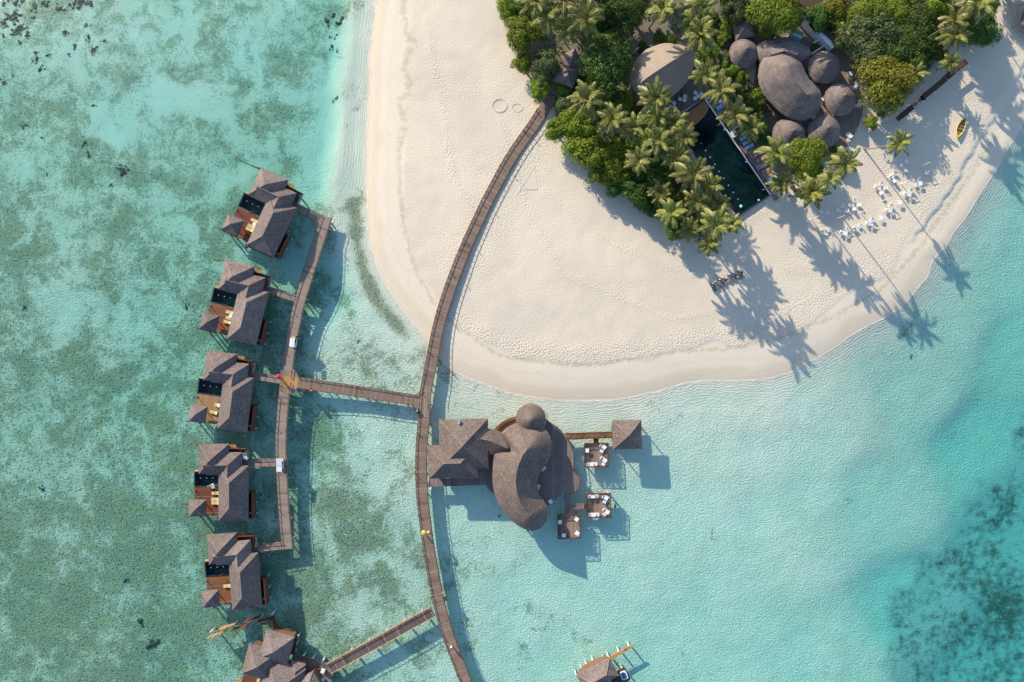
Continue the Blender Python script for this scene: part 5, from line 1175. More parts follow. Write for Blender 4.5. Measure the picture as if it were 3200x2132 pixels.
def palm_crown(seed, fr=21, L0=3.9):
    r = np.random.default_rng(seed); V = []; F = []; MI = []
    sway = r.uniform(-.4, .4, 2); dry = int(r.integers(0, 4)); fr = fr + int(r.integers(-4, 4))
    for k in range(fr):
        age = (k + .5) / fr; az = k * 2.39996 + r.uniform(-.15, .15)
        el = math.radians(74 - 88 * age + r.uniform(-6, 6)); L = L0 * (0.72 + .34 * math.sin(PI * min(1, age * 1.15))) * r.uniform(.9, 1.08)
        n = 13; p = np.array([0, 0, 0.]); pts = [p]; e = el
        side = r.uniform(-.28, .28); a = az
        for i in range(n):
            d_ = np.array([math.cos(e) * math.cos(a), math.cos(e) * math.sin(a), math.sin(e)]); p = p + d_ * L / n; pts.append(p); e -= math.radians(3.2 + 5.2 * (i / n)) * (1.05 if age > .3 else .8); a += side / n
        pts = np.array(pts)
        for i in range(n):      # rib
            q = pts[i]; s = pts[i + 1]; d_ = (s - q) / np.linalg.norm(s - q); x = np.cross(d_, [0, 0, 1.]); x /= np.linalg.norm(x) + 1e-9; w0 = .055 * (1 - i / n) + .012; w1 = .055 * (1 - (i + 1) / n) + .012
            b = len(V); up = np.cross(x, d_) * .03; V += [q - x * w0 + up, q + x * w0 + up, s + x * w1 + up, s - x * w1 + up]; F.append([b, b + 1, b + 2, b + 3]); MI.append(1 if k < fr - dry else 2)
        m = 30
        for j in range(m):
            t = .10 + .90 * j / (m - 1); f = t * n; i = min(int(f), n - 1); q = pts[i] + (pts[i + 1] - pts[i]) * (f - i); d_ = pts[i + 1] - pts[i]; d_ /= np.linalg.norm(d_)
            x = np.cross(d_, [0, 0, 1.]); x /= np.linalg.norm(x) + 1e-9; up = np.cross(x, d_)
            ll = 1.02 * (math.sin(PI * min(1, .14 + t * .80)) ** .7) * r.uniform(.85, 1.1); wd = .115
            for sg in (-1, 1):
                dr = x * sg * (.86 - .35 * t) + d_ * (.45 + .55 * t) + np.array([0, 0, -.26 - .25 * age]) + up * .14 + r.normal(size=3) * .07
                dr /= np.linalg.norm(dr); wv = np.cross(dr, up); wv /= np.linalg.norm(wv) + 1e-9
                mid = q + dr * ll * .45; tip = q + dr * ll + np.array([0, 0, -.16 * ll]); b = len(V)
                V += [q - wv * wd * .25, mid - wv * wd, tip, mid + wv * wd]; F.append([b, b + 1, b + 2, b + 3]); MI.append(0 if k < fr - dry else 2)
    V = np.array(V); V[:, 0] += V[:, 2] * sway[0] * .3; V[:, 1] += V[:, 2] * sway[1] * .3
    return raw_mesh('crown', V, F, [M_PALM, M_RACH, M_DRYF], MI)
PALMS = [palm_crown(100 + k) for k in range(9)]
m = MB()
for k in range(7):
    a = k * .9; m.lathe((.22 * math.cos(a), .22 * math.sin(a), -.38), [(.02, -.12), (.1, -.06), (.12, .03), (.06, .12), (0, .14)], 6)
NUT = bpy.data.meshes.new('coconuts'); NUT.from_pydata(m.v, [], m.f); NUT.materials.append(M_YEL if 0 else simple('green_coconut', (.14, .13, .03))); NUT.update()
def palm(u, v, label, h=10.5, r=52, base=None):
    zt = 1.1 + h; p = W(u, v, zt)
    if base: b = GP(*base)
    else:
        a = random.uniform(0, 6.28); b = p + Vector((math.cos(a), math.sin(a), 0)) * random.uniform(.3, 1.8)
    b = Vector((b.x, b.y, gz(b.x, b.y)))
    o = thing('coconut_palm', label, 'palm tree', tuple(b), 0, 'coconut palms of the island')
    c = bpy.data.objects.new('crown', random.choice(PALMS)); C.objects.link(c); c.parent = o; c.location = (p.x - b.x, p.y - b.y, zt - b.z)
    s = r / K * (H - zt) / H / 3.5; c.scale = (s, s, s); c.rotation_euler = (random.uniform(-.22, .22), random.uniform(-.22, .22), random.uniform(0, 6.28))
    q = bpy.data.objects.new('coconuts', NUT); C.objects.link(q); q.parent = c
    m = MB(); pts = []; t0 = Vector((0, 0, -.2)); t3 = c.location - Vector((0, 0, .15)); hd = Vector((t3.x, t3.y, 0))
    for k in range(9):
        t = k / 8; pts.append(Vector((hd.x * (t ** .75), hd.y * (t ** .75), t0.z + (t3.z - t0.z) * t ** 1.08)))
    m.tube(pts, [.24] + [.15 - .045 * k / 7 for k in range(8)], 7)
    me_ = bpy.data.meshes.new('trunk'); me_.from_pydata(m.v, [], m.f); me_.materials.append(M_PBARK); me_.update()
    tr = bpy.data.objects.new('trunk', me_); C.objects.link(tr); tr.parent = o
PL = [
(1673,8,'palm at the top edge nearest the western beach'),(1707,51,'pale fronded palm over the bright beach-edge tree',10,54),(1759,2,'palm at the top edge, second from the western beach',11),(1831,56,'wide pale palm north of the arrival pavilion',11,58),(1776,92,'lower palm just above the arrival pavilion',8,46),(2074,26,'palm beside the shaded path above the hall',10.5,54),
(1832,314,'palm just right of the jetty head bushes',10.5,56),(2044,306,'palm overlapping the lower left of the hall roof',11,58),(1912,374,'grey-ribbed palm in the upper grove',10.5,54),(2050,362,'palm left of the hall terrace chairs',10.5,54),(1978,398,'palm between the grey-ribbed palm and the hall terrace palm',9.5,46),(2106,385,'palm at the curved pool ledge',9.5,46),
(2183,30,'palm at the top edge above the hall tip',11,52),(2173,68,'feathery palm directly above the hall tip',10.5,52),(2186,112,'dense palm touching the hall tip',11,56),(2204,232,'palm on the hall terrace near the pool head',10,48),(2252,283,'bright palm hanging over the pool head deck',11,56),(2297,356,'palm half over the pool edge, first below the pool head',10.5,54),(2344,401,'palm over the first blue loungers',9,44),
(3056,10,'palm at the top edge of the right forest end',12,60),(2978,66,'golden palm at the right forest edge, upper of the pair',12,46),(2985,108,'golden palm at the right forest edge, lower of the pair',11.5,48),(2970,196,'short palm overhanging the pergola end',5.5,33,(2929,218)),(2860,232,'short palm beside the yellow-green tree',5.5,38,(2895,218)),(2640,97,'small palm hidden in the forest above the second hut',7,28),
(2055,440,'palm in the centre of the upper grove',10.5,52),(2135,428,'palm reaching over the pool, upper one',10.5,48),(2112,487,'palm left of the pool, between two taller palms',10.5,46),(1998,500,'palm behind the big bright grove trees',10,46),(2160,542,'largest palm reaching over the pool',12,62),(2216,580,'shadowy palm at the pool edge below the largest one',9.5,44),(2063,603,'low dark palm inland of the lower grove edge',8,40),(2176,632,'palm near the pool end, dull green',11,50),(2243,640,'low palm at the pool end',8.5,42),
(2099,667,'bright palm on the beach side of the spit',11,50),(2237,697,'wide bright palm at the pool corner on the spit',13,56),(2156,716,'small palm between the two spit palms',9,38),(2286,700,'palm at the outer corner of the pool',12,38),(2214,764,'southernmost palm of the spit, lone on the sand',9,40),
(2422,480,'palm beside the pool daybeds',11,56),(2437,573,'small palm at the lower pool terrace',8,38),(2537,597,'palm with a long drooping frond over the sand',9.5,52),(2594,560,'small golden palm between two beach palms',14,36),(2640,508,'palm at the corner of the bar terrace facing the beach tables',15,52),(2808,447,'lone leaning palm on the open beach',11.5,44,(2699,463)),
(2953,-130,'palm just above the frame over the forest',12,56),(3020,-75,'palm just beyond the top edge, casting its shadow on the beach',12,56),(2930,-200,'palm farther above the frame over the forest',12,56),(3130,-110,'palm beyond the top edge beside the open sand',12,56),(1850,-60,'palm just above the frame beside the first palms',11,54),(2500,-60,'palm just above the frame over the yard',11,54)]
for P_ in PL: palm(P_[0], P_[1], P_[2], *(P_[3:]))
# low undergrowth that nobody could count
r = np.random.default_rng(5); V = []; F = []
vu, vv = np.where(sdf(VEG) > .6)
idx = r.integers(0, len(vu), 26000)
EX = [(1960,130,2180,320),(2360,115,2720,520),(2060,240,2460,700),(1930,60,2060,125),(2380,60,2560,160)]
for i in idx:
    x = X[vu[i], vv[i]] + r.uniform(-.3, .3); y = Y[vu[i], vv[i]] + r.uniform(-.3, .3); u = x * K * 1.01 + 1600; v = 1066 - y * K * 1.01
    if abs(x) > 118 or abs(y) > 84 or any(a < u < c and b < v < e for a, b, c, e in EX): continue
    if vnoise.__name__ and math.sin(x * .7 + 2 * math.sin(y * .4)) + math.sin(y * .9 + x * .3) < -.6: continue
    c = np.array([x, y, gz(x, y) + r.uniform(.05, .5)]); n_ = np.array([r.normal() * .5, r.normal() * .5, 1.]); n_ /= np.linalg.norm(n_); a = np.cross(n_, r.normal(size=3)); a /= np.linalg.norm(a); b = np.cross(n_, a); s = r.uniform(.18, .38); k = len(V)
    V += [c - a * s, c + b * s * .55, c + a * s, c - b * s * .55]; F.append([k, k + 1, k + 2, k + 3])
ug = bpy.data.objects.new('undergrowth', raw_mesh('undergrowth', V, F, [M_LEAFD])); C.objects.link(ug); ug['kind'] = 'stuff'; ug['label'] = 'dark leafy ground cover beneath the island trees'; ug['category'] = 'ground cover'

# ------------------------------------------------------------------ coral heads on the shallow bed
def coral_mesh(seed):
    r = np.random.default_rng(seed); m = MB()
    for _ in range(11):
        c = r.normal(size=2) * .42; q = r.uniform(.14, .42); m.lathe((c[0], c[1], 0), [(q, -.15), (q * 1.05, .12), (q * .8, .32), (q * .35, .42), (0, .43)], 8)
    V = np.array(m.v); V += r.normal(size=V.shape) * .05
    return raw_mesh('coral_head', V, m.f, [M_CORAL])
CM = [coral_mesh(k) for k in range(4)]
CH = [(42,8,1.5),(5,5,1.2),(65,0,1.4),(104,18,1.4),(128,6,.9),(140,14,1.2),(172,22,1.1),(185,24,1.2),(228,4,1.6),(250,2,2.0),(270,5,1.7),(42,38,1.3),(38,50,1.5),(30,55,1.8),(18,52,1.3),(8,66,1.2),(60,47,.7),(100,52,.8),(58,80,1.1),(52,88,1.6),(48,96,1.2),(78,82,.6),(35,103,.9),(80,102,1.1),(84,110,.8),(57,130,.8),(10,80,.8),(5,110,.8),(200,94,.9),(200,105,.6),(265,73,1.1),(273,115,1.0),(321,127,.9),(288,152,1.1),(285,160,.8),(229,143,1.1),(210,167,.8),(145,170,.8),(106,162,1.0),(110,184,1.0),(121,213,1.1),(34,232,.6),(4,258,1.2),(287,325,.7),(65,395,.8),(76,389,.7),(127,427,.6),(262,445,1.0),(268,474,.7),(273,486,.8),(372,528,1.1),(382,534,1.4),(376,540,1.0),(343,576,.7),(142,543,.6),(1172-150,60,1.2),(1040,40,1.2),(1062,70,1.3),(1070,55,1.0),(1052,107,.6),(1028,112,.7),(1043,118,.6),(1036,143,.8),(1051,160,.7),(1053,306,.8),(1040,315,.6),(75,960,.9),(1120,1068,.6),(2848,1115,.6),(390,1815,.9),(470,2014,1.8),(490,2010,1.1),(440,1940,1.5),(130,1530,.9),(1922,1580,.7),(1562,1612,.5),(578,960,.9)]
for (u, v, s) in CH:
    p = W(u, v, -1.0); o = bpy.data.objects.new('coral_head', random.choice(CM)); C.objects.link(o); o.location = (p.x, p.y, gz(p.x, p.y) + .02); o.rotation_euler = (0, 0, random.uniform(0, 6)); s *= .62; o.scale = (s, s * random.uniform(.8, 1.2), s * .6)
    tag(o, 'dark coral head standing on the pale seabed', 'coral', 'dark coral heads on the shallow seabed')
# ------------------------------------------------------------------ furniture
def make_chair():
    t = thing('chair', '', 'chair'); w = .66
    MB().box((0, 0, .42), (w, w, .05)).build('seat', M_WHITE, t)
    MB().box((-w / 2 - .05, 0, .68), (.05, w, .5), 0).build('backrest', M_WHITE, t)
    for sx in (-1, 1):
        for sy in (-1, 1): MB().bar((sx * w * .42, sy * w * .45, 0), (sx * w * .42, sy * w * .45, .42), .05).build('leg', M_WHITE, t)
    for sy in (-1, 1): MB().bar((-w / 2, sy * w / 2, .64), (w * .4, sy * w / 2, .62), .05).build('armrest', M_WHITE, t)
    return t
def make_table(sz=.85):
    t = thing('table', '', 'table')
    MB().box((0, 0, .74), (sz, sz, .05)).build('table_top', M_WHITE, t)
    for sx in (-1, 1):
        for sy in (-1, 1): MB().bar((sx * sz * .43, sy * sz * .43, 0), (sx * sz * .43, sy * sz * .43, .72), .06).build('leg', M_WHITE, t)
    return t
def make_star():
    t = thing('folding_table', '', 'table')
    m = MB()
    for k in range(6): a = k * PI / 3; m.bar((0, 0, .5), (.4 * math.cos(a), .4 * math.sin(a), .5), .09, .03)
    m.build('slatted_top', M_WHITE, t)
    for k in range(3): a = k * 2 * PI / 3; MB().bar((0, 0, .48), (.32 * math.cos(a), .32 * math.sin(a), 0), .04).build('leg', M_WHITE, t)
    return t
CHP, TBP, STP = make_chair(), make_table(), make_star(); PROTOS += [CHP, TBP, STP]
def zB(x, y): return (2500 + x / 3.92, 460 + y / 3.92)
def compass(dx, dy):
    a = math.degrees(math.atan2(-dy, dx)) % 360
    return ['right of', 'upper right of', 'above', 'upper left of', 'left of', 'lower left of', 'below', 'lower right of'][int((a + 22.5) // 45) % 8]
BG = [  # kind, table xy (zoom coords), chairs, phrase
('star', (1288, 237), [(1300, 185), (1250, 230), (1293, 285)], 'star table nearest the lone palm'),
('star', (1143, 370), [(1155, 320), (1110, 360), (1150, 412)], 'star table second from the lone palm'),
('star', (985, 507), [(990, 450), (935, 490), (1040, 500), (990, 560)], 'star table with four chairs in full sun'),
('star', (656, 708), [(660, 655), (612, 713), (712, 707), (660, 755)], 'star table with four chairs at the shade edge'),
('star', (503, 783), [(520, 728), (465, 770), (565, 782)], 'star table with three chairs deep in palm shade'),
('star', (291, 845), [(265, 798), (330, 805)], 'star table nearest the drooping palm'),
('star', (313, 1056), [(272, 1030), (345, 1010)], 'star table lowest in the palm shade'),
('star', (708, 1013), [(668, 993), (730, 965)], 'shaded star table beside the sunny square table'),
('table', (558, 1057), [(505, 1045), (568, 1010)], 'square table lowest in the palm shade'),
('table', (876, 938), [(880, 888), (825, 930)], 'square table on the lower shade edge'),
('table', (1110, 770), [(1108, 720), (1060, 772)], 'sunny square table in the lower row middle'),
('table', (1348, 575), [(1355, 530), (1290, 570)], 'sunny square table crossed by the long trunk shadow'),
('table', (1475, 445), [(1460, 400), (1420, 460)], 'sunny square table nearest the boat'),
('table', (1225, 678), [], 'square table alone between two occupied ones, mid row'),
('table', (995, 865), [], 'square table alone at the lower left of its row'),
('table', (1558, 308), [], 'square table alone, farthest up the beach')]
for kind, (x, y), chs, ph in BG:
    p = GP(*zB(x, y), .7); proto = STP if kind == 'star' else TBP
    dup(proto, (p.x, p.y, gz(p.x, p.y)), random.uniform(-.25, .25) if chs else -.15, 'white ' + ph, 'white beach tables')
    for cx_, cy_ in chs:
        q = GP(*zB(cx_, cy_), .45); a = math.atan2(p.y - q.y, p.x - q.x) + random.uniform(-.2, .2)
        dup(CHP, (q.x, q.y, gz(q.x, q.y)), a, 'white chair %s the %s' % (compass(cx_ - x, cy_ - y), ph), 'white beach chairs')
def lantern(x, y, label, i):
    p = GP(*zB(x, y), 2.0); b = Vector((p.x, p.y, gz(p.x, p.y)))
    t = thing('lantern_post', label, 'lamp', tuple(b), 0, 'white lantern posts among the beach tables')
    MB().bar(b, b + Vector((0, 0, 2.1)), .1).build('post', M_WHITE, t)
    MB().bar(b + Vector((-.15, -.05, 2.08)), b + Vector((1.0, .45, 2.08)), .11, .08).build('arm', M_WHITE, t)
    c = b + Vector((.95, .42, 0)); MB().lathe((c.x, c.y, c.z + 1.45), [(.06, 0), (.14, .05), (.14, .3), (.03, .4)], 8).build('lantern', M_TIMB, t)
for i, (x, y, l) in enumerate(((1535, 210, 'white lantern post near the shadow edge above the tables'), (1300, 425, 'white lantern post between the star tables and the sunny square tables'), (1070, 635, 'white lantern post beside the star table with four sunny chairs'), (800, 780, 'white lantern post at the shade edge mid beach'), (490, 862, 'white lantern post in deep palm shade'), (185, 865, 'white lantern post nearest the drooping palm'))): lantern(x, y, l, i)
# seven loungers in a row on the spit beach
def zl(x, y): return (2100 + x / 5.885, 740 + y / 5.885)
def make_beach_lounger():
    t = thing('beach_lounger', '', 'lounger')
    m = MB()
    for s in (-1, 1): m.bar((-.95, s * .36, .27), (.95, s * .36, .27), .06, .07)
    m.build('frame', M_TIMB, t); MB().box((.25, 0, .33), (1.35, .68, .1)).build('mattress', M_GCUSH, t); MB().bar((-.4, 0, .34), (-1.0, 0, .72), .68, .1).build('backrest', M_GCUSH, t)
    MB().box((-.86, 0, .74), (.2, .5, .1)).build('pillow', M_WHITE, t); MB().box((-.3, 0, .42), (.13, .5, .09)).build('folded_towel', M_WHITE, t)
    for a in (-.8, .8):
        for s in (-1, 1): MB().bar((a, s * .34, 0), (a, s * .34, .26), .06).build('leg', M_TIMB, t)
    return t
BLP = make_beach_lounger(); PROTOS.append(BLP); rot = math.atan2(-125, 46)
for i, (x, y, l) in enumerate(((765, 930, 'leftmost'), (825, 893, 'second from the left'), (898, 853, 'third from the left'), (962, 818, 'left of the side table'), (1070, 762, 'right of the side table'), (1140, 733, 'second from the right'), (1253, 698, 'rightmost, lying apart'))):
    p = GP(*zl(x, y), .4); dup(BLP, (p.x, p.y, gz(p.x, p.y)), rot + random.uniform(-.05, .05), 'grey beach lounger in the row on the sand, ' + l, 'grey loungers in a row on the sand')
for i, (x, y, l, mt) in enumerate(((1008, 792, 'small red-brown side table in the middle of the lounger row', M_RTIMB), (1190, 705, 'small red-brown side table near the right end of the lounger row', M_RTIMB), (1285, 657, 'dark side table beyond the last lounger on the sand', M_TIMB))):
    p = GP(*zl(x, y), .4); z = gz(p.x, p.y); localthing('side_table', l, 'table', (p.x, p.y, z), rot, [('top', mt, MB().box((0, 0, .42), (.5, .5, .06)))] + [('leg', mt, MB().bar((a, b, 0), (a, b, .4), .05)) for a in (-.2, .2) for b in (-.2, .2)])
# restaurant tables and chairs
def rt(x, y, z, rot, label, chs, tphr):
    p = W(*zr(x, y), z + .75); dup(TBP, (p.x, p.y, z), rot, label, 'white restaurant tables')
    for cx_, cy_ in chs:
        q = W(*zr(cx_, cy_), z + .5); dup(CHP, (q.x, q.y, z), math.atan2(p.y - q.y, p.x - q.x), 'white chair %s the %s' % (compass(cx_ - x, cy_ - y), tphr), 'white restaurant chairs')
A_ = 'platform by the pavilion'; B_ = 'outer southern platform'; D_ = 'shaded platform by the kidney roof tip'
RT = [(1527, 492, 1.3, 0, [], 'left corner table of the ' + A_), (1668, 465, 1.3, -.6, [(1645, 455), (1648, 492)], 'upper right table of the ' + A_), (1674, 573, 1.3, -.65, [(1650, 556), (1662, 598)], 'lower right table of the ' + A_), (1565, 604, 1.3, 0, [(1533, 606), (1594, 602)], 'bottom edge table of the ' + A_),
      (1577, 866, 1.3, .1, [(1549, 866), (1605, 862)], 'top edge table of the ' + B_), (1686, 880, 1.3, -.5, [(1666, 872), (1672, 905)], 'upper right table of the ' + B_), (1694, 996, 1.3, -.55, [(1672, 978), (1674, 1010)], 'lower right table of the ' + B_), (1583, 1017, 1.3, 0, [(1556, 1017), (1610, 1014)], 'bottom edge table of the ' + B_),
      (1305, 1077, 1.3, 0, [], 'left table of the ' + D_), (1443, 1054, 1.3, -.55, [], 'upper right table of the ' + D_), (1447, 1168, 1.3, -.6, [], 'lower right table of the ' + D_), (1338, 1186, 1.3, 0, [], 'bottom table of the ' + D_), (1230, 909, 1.66, .6, [], 'table')]
for x, y, z, r_, chs, ph in RT:
    rt(x, y, z, r_, 'white square ' + ph if ph != 'table' else 'large white square table at the tip of the restaurant deck', chs, ph)
for x, y, l in ((1178, 634, 'round white table on the shaded restaurant deck near the upper curve of the roof'), (1131, 784, 'round white table on the shaded restaurant deck at the inner bend of the roof')):
    p = W(*zr(x, y), 2.3); dup(tpro, (p.x, p.y, 1.66), 0, l, 'round tables on the restaurant deck'); 
for x, y, l in ((1168, 645, 'white chair beside the upper round table of the restaurant deck'), (1124, 802, 'white chair beside the lower round table of the restaurant deck')):
    p = W(*zr(x, y), 2.2); dup(CHP, (p.x, p.y, 1.66), .8, l, 'white chairs on the restaurant deck')
# bar terrace and pool furniture
for i, (x, y, k, l) in enumerate(((1197, 445, 't', 'white table on the bar terrace beside the second round hut'), (1243, 518, 'c', 'white chair behind the cream table on the bar terrace'), (1241, 552, 't', 'cream table on the bar terrace near the yellow-green tree'), (1216, 560, 'c', 'white chair left of the cream table on the bar terrace'), (1272, 668, 'c', 'white chair above the crowded table on the bar terrace edge'), (1270, 700, 't', 'crowded white table on the bar terrace edge'), (1248, 705, 'c', 'white chair left of the crowded table on the bar terrace'), (1176, 940, 'c', 'white chair above the table at the lower bar terrace'), (1196, 956, 't', 'white table at the lower end of the bar terrace'), (1186, 985, 'c', 'white chair below the table at the lower bar terrace'), (900, 505, 't', 'white table wedged between the kidney roof and the second hut'), (972, 650, 't', 'white table wedged between the kidney roof and the third hut'), (893, 806, 't', 'white table wedged between the kidney roof and the two lowest huts'))):
    p = W(*zb(x, y), 2.1); dup(TBP if k == 't' else CHP, (p.x, p.y, 1.5), .5 * i, l, 'white bar tables' if k == 't' else 'white bar chairs')
for i, (x, y, k, l) in enumerate(((525, 1135, 'c', 'white chair at the upper table by the pool head'), (597, 1150, 'c', 'white chair right of the upper table by the pool head'), (520, 1202, 'c', 'white chair left of the upper table by the pool head'), (558, 1177, 'r', 'round table nearest the pool head palm'), (396, 1180, 'c', 'white chair above the middle round table by the hall'), (336, 1212, 'c', 'white chair left of the middle round table by the hall'), (389, 1230, 'r', 'middle round table on the hall terrace'), (262, 1262, 'c', 'white chair above the left round table by the hall'), (218, 1308, 'c', 'white chair left of the left round table by the hall'), (265, 1315, 'r', 'left round table on the hall terrace'))):
    p = W(*za(x, y), 2.1); dup(tpro if k == 'r' else CHP, (p.x, p.y, 1.6), 1.1 if k == 'c' else 0, l, 'hall terrace round tables' if k == 'r' else 'hall terrace chairs', (1.15, 1.15, 1) if k == 'c' else None)
PLP = make_lounger('pool_lounger', M_WHITE, M_BCUSH, 1.9, .75); PROTOS.append(PLP)
for i, (x, y, l) in enumerate(((487, 268, 'nearest the pool head'), (514, 318, 'second from the pool head'), (655, 545, 'half hidden by the second pool palm'), (765, 652, 'first of the three together'), (795, 697, 'middle of the three together'), (826, 745, 'last of the three together'), (945, 955, 'between the two daybeds'), (1058, 1085, 'just past the second daybed'), (1085, 1160, 'closest to the beach'))):
    p = W(*zp(x, y), 2.0); dup(PLP, (p.x, p.y, 1.62), math.radians(30), 'pale blue lounger on the pool terrace, ' + l, 'blue loungers on the pool terrace')
for i, (x, y, l) in enumerate(((876, 812, 'square daybed with white frame beside the three blue loungers'), (1025, 1022, 'square daybed with white frame nearer the beach end of the pool terrace'))):
    p = W(*zp(x, y), 2.1); localthing('daybed', l, 'daybed', (p.x, p.y, 1.62), math.radians(30), [('frame', M_WHITE, MB().bar((-.9, -.8, .3), (.9, -.8, .3), .08).bar((-.9, .8, .3), (.9, .8, .3), .08).bar((-.9, -.8, .3), (-.9, .8, .3), .08).bar((.9, -.8, .3), (.9, .8, .3), .08)), ('mattress', M_DKBR, MB().box((0, 0, .3), (1.7, 1.5, .14))), ('backrest', M_WHITE, MB().box((.95, 0, .6), (.1, 1.4, .5))), ('towel', M_WHITE, MB().box((-.1, .1, .39), (.5, .12, .04)).box((.1, -.05, .395), (.12, .4, .04)))], 'daybeds on the pool terrace')
p = W(*zp(655, 612), 2.2); localthing('towel_cabinet', 'white cabinet beside the pool below the second pool palm', 'cabinet', (p.x, p.y, 1.62), .5, [('body', M_WHITE, MB().box((0, 0, .45), (.9, 1.3, .9))), ('top', M_OFFWHITE, MB().box((0, 0, .93), (1.0, 1.4, .06)))])
p = W(*za(1870, 300), 1.8)
for k, (x, y) in enumerate(((1800, 235), (1880, 320))):
    p = W(*za(x, y), 1.8); localthing('yard_bench', 'brown bench against the white yard building, ' + ('upper one' if k == 0 else 'lower one'), 'bench', (p.x, p.y, 1.25), -.85, [('seat', M_GTIMB, MB().box((0, 0, .45), (2.4, .8, .08))), ('leg', M_GTIMB, MB().box((-.9, 0, .2), (.1, .7, .4))), ('leg', M_GTIMB, MB().box((.9, 0, .2), (.1, .7, .4)))])
p = GP(2478, 586, .4); localthing('dark_stool', 'dark low stand on the sand below the small golden palm', 'stand', (p.x, p.y, gz(p.x, p.y)), .3, [('top', M_TIMB, MB().box((0, 0, .5), (.9, .9, .08))), ('base', M_TIMB, MB().box((0, 0, .23), (.5, .5, .46)))])
p = GP(2477, 611, .4); localthing('beach_sign', 'white topped box near the pool end on the sand', 'box', (p.x, p.y, gz(p.x, p.y)), .2, [('body', M_CONC, MB().box((0, 0, .3), (.6, .5, .6))), ('lid', M_WHITE, MB().box((0, 0, .63), (.5, .4, .05)))])
p = GP(2713, 362, .3); localthing('round_hatch', 'round brown disc table on the sand beside the bar terrace', 'table', (p.x, p.y, gz(p.x, p.y)), 0, [('top', simple('clay', (.38, .24, .17)), MB().lathe((0, 0, .45), [(.52, 0), (.52, .06)], 20)), ('foot', M_CONC, MB().lathe((0, 0, 0), [(.2, 0), (.12, .45)], 10))])
# ---- boat
p0 = GP(3016, 369, .5); p1 = GP(2992, 429, .5); c = (p0 + p1) / 2; L = (p1 - p0).length; an = math.atan2(p0.y - p1.y, p0.x - p1.x); z = gz(c.x, c.y)
t = thing('canoe', 'yellow-rimmed narrow boat with a brown inside, pulled up on the beach', 'boat', (c.x, c.y, z))
sec = []; n = 15
for i in range(n):
    s = -1 + 2 * i / (n - 1); w = .80 * (1 - abs(s) ** 2.2) + .02; sh_ = .42 + .28 * s * s; sec.append([(s * L / 2, -w, sh_), (s * L / 2, -w * .7, .12 + .2 * s * s), (s * L / 2, 0, .02 + .2 * s * s), (s * L / 2, w * .7, .12 + .2 * s * s), (s * L / 2, w, sh_)])
def loc(q): return (c.x + q[0] * math.cos(an) - q[1] * math.sin(an), c.y + q[0] * math.sin(an) + q[1] * math.cos(an), z + q[2])
m = MB()
for i in range(n - 1):
    for k in range(4): m.poly([loc(sec[i][k]), loc(sec[i + 1][k]), loc(sec[i + 1][k + 1]), loc(sec[i][k + 1])])
m.build('hull', M_YEL, t)
m = MB()
for i in range(n - 1):
    a = [(q[0], q[1] * .82, .3) for q in (sec[i][0], sec[i + 1][0], sec[i + 1][4], sec[i][4])]; m.poly([loc(q) for q in a])
m.build('floor', simple('boat_floor', (.27, .17, .09)), t)
m = MB(); m.tube([loc(s[0]) for s in sec], .07, 6); m.tube([loc(s[4]) for s in sec], .07, 6); m.build('gunwale', M_YEL, t)
for s in (-.25, .1, .4):
    m = MB(); m.bar(loc((s * L / 2, -.72, .42)), loc((s * L / 2, .72, .42)), .16, .05); m.build('thwart', M_TIMB, t)
a = loc((L / 2 - .1, 0, .7)); b = loc((L / 2 + .75, .15, 1.3)); MB().tube([a, b], .05, 6).build('prow_post', M_WHITE, t)
a = loc((0, .2, .5)); b = loc((-.2, -2.6, .1)); MB().tube([a, b], .03, 5).build('mooring_rope', M_OFFWHITE, t)
# ---- carts on the villa jetty
def cart(label, u, v, rot, parts_roof, yellow=None):
    p = W(u, v, 3.3); t = thing('buggy', label, 'buggy', (p.x, p.y, 1.65))
    def bx(nm, mt, c_, s_, par=None): 
        mb = MB().box((p.x + c_[0], p.y + c_[1], 1.65 + c_[2]), s_); return mb.build(nm, mt, par or t)
    bx('body', M_WHITE, (.05, 0, .45), (1.1, 2.1, .45)); bx('seat', M_DARK, (0, .25, .78), (1.0, .5, .2)); bx('seat_back', M_DARK, (0, .0, 1.0), (1.0, .12, .45))
    bx('windscreen', M_METAL, (0, .95, 1.2), (1.0, .04, .6))
    for nm, mt, c_, s_ in parts_roof: bx(nm, mt, c_, s_)
    for a in (-.5, .5):
        for b in (-.95, .95):
            bx('roof_post', M_METAL, (a * .9, b, 1.1), (.05, .05, 1.1))
            m = MB(); q = Vector((p.x + a * 1.1, p.y + b * .75, 1.65 + .24)); m.tube([q + Vector((-.08, 0, 0)), q + Vector((.08, 0, 0))], .24, 12); w_ = m.build('wheel', M_DARK, t)
            MB().tube([q + Vector((-.1, 0, 0)), q + Vector((.1, 0, 0))], .1, 8).build('rim', M_METAL, w_)
    t.rotation_euler = (0, 0, rot); return t
rib = MB()
cart('small white-roofed buggy with a yellow front, standing on the jetty beside the second villa', 560 + 1383 / 3.92, 780 + 1138 / 3.92, -.1, [('roof', M_WHITE, (0, 0, 1.68), (1.05, 1.85, .07)), ('roof_rib', M_OFFWHITE, (0, 0, 1.73), (.08, 1.85, .04)), ('front_box', M_YEL, (.3, 1.15, 1.0), (.95, .4, .5))])
cart('longer buggy with grey and cream roof panels, standing at the fourth villa walkway', 560 + 1222 / 3.92, 1360 + 365 / 3.92, 0.02, [('roof', simple('grey_panel', (.55, .58, .64)), (0, .55, 1.68), (1.25, 1.7, .07)), ('rear_roof', M_OFFWHITE, (0, -.9, 1.64), (1.2, 1.15, .06))])
p = W(*z4_ , 2) if 0 else W(560 + 805 / 3.92, 1360 + 257 / 3.92, 2.5)
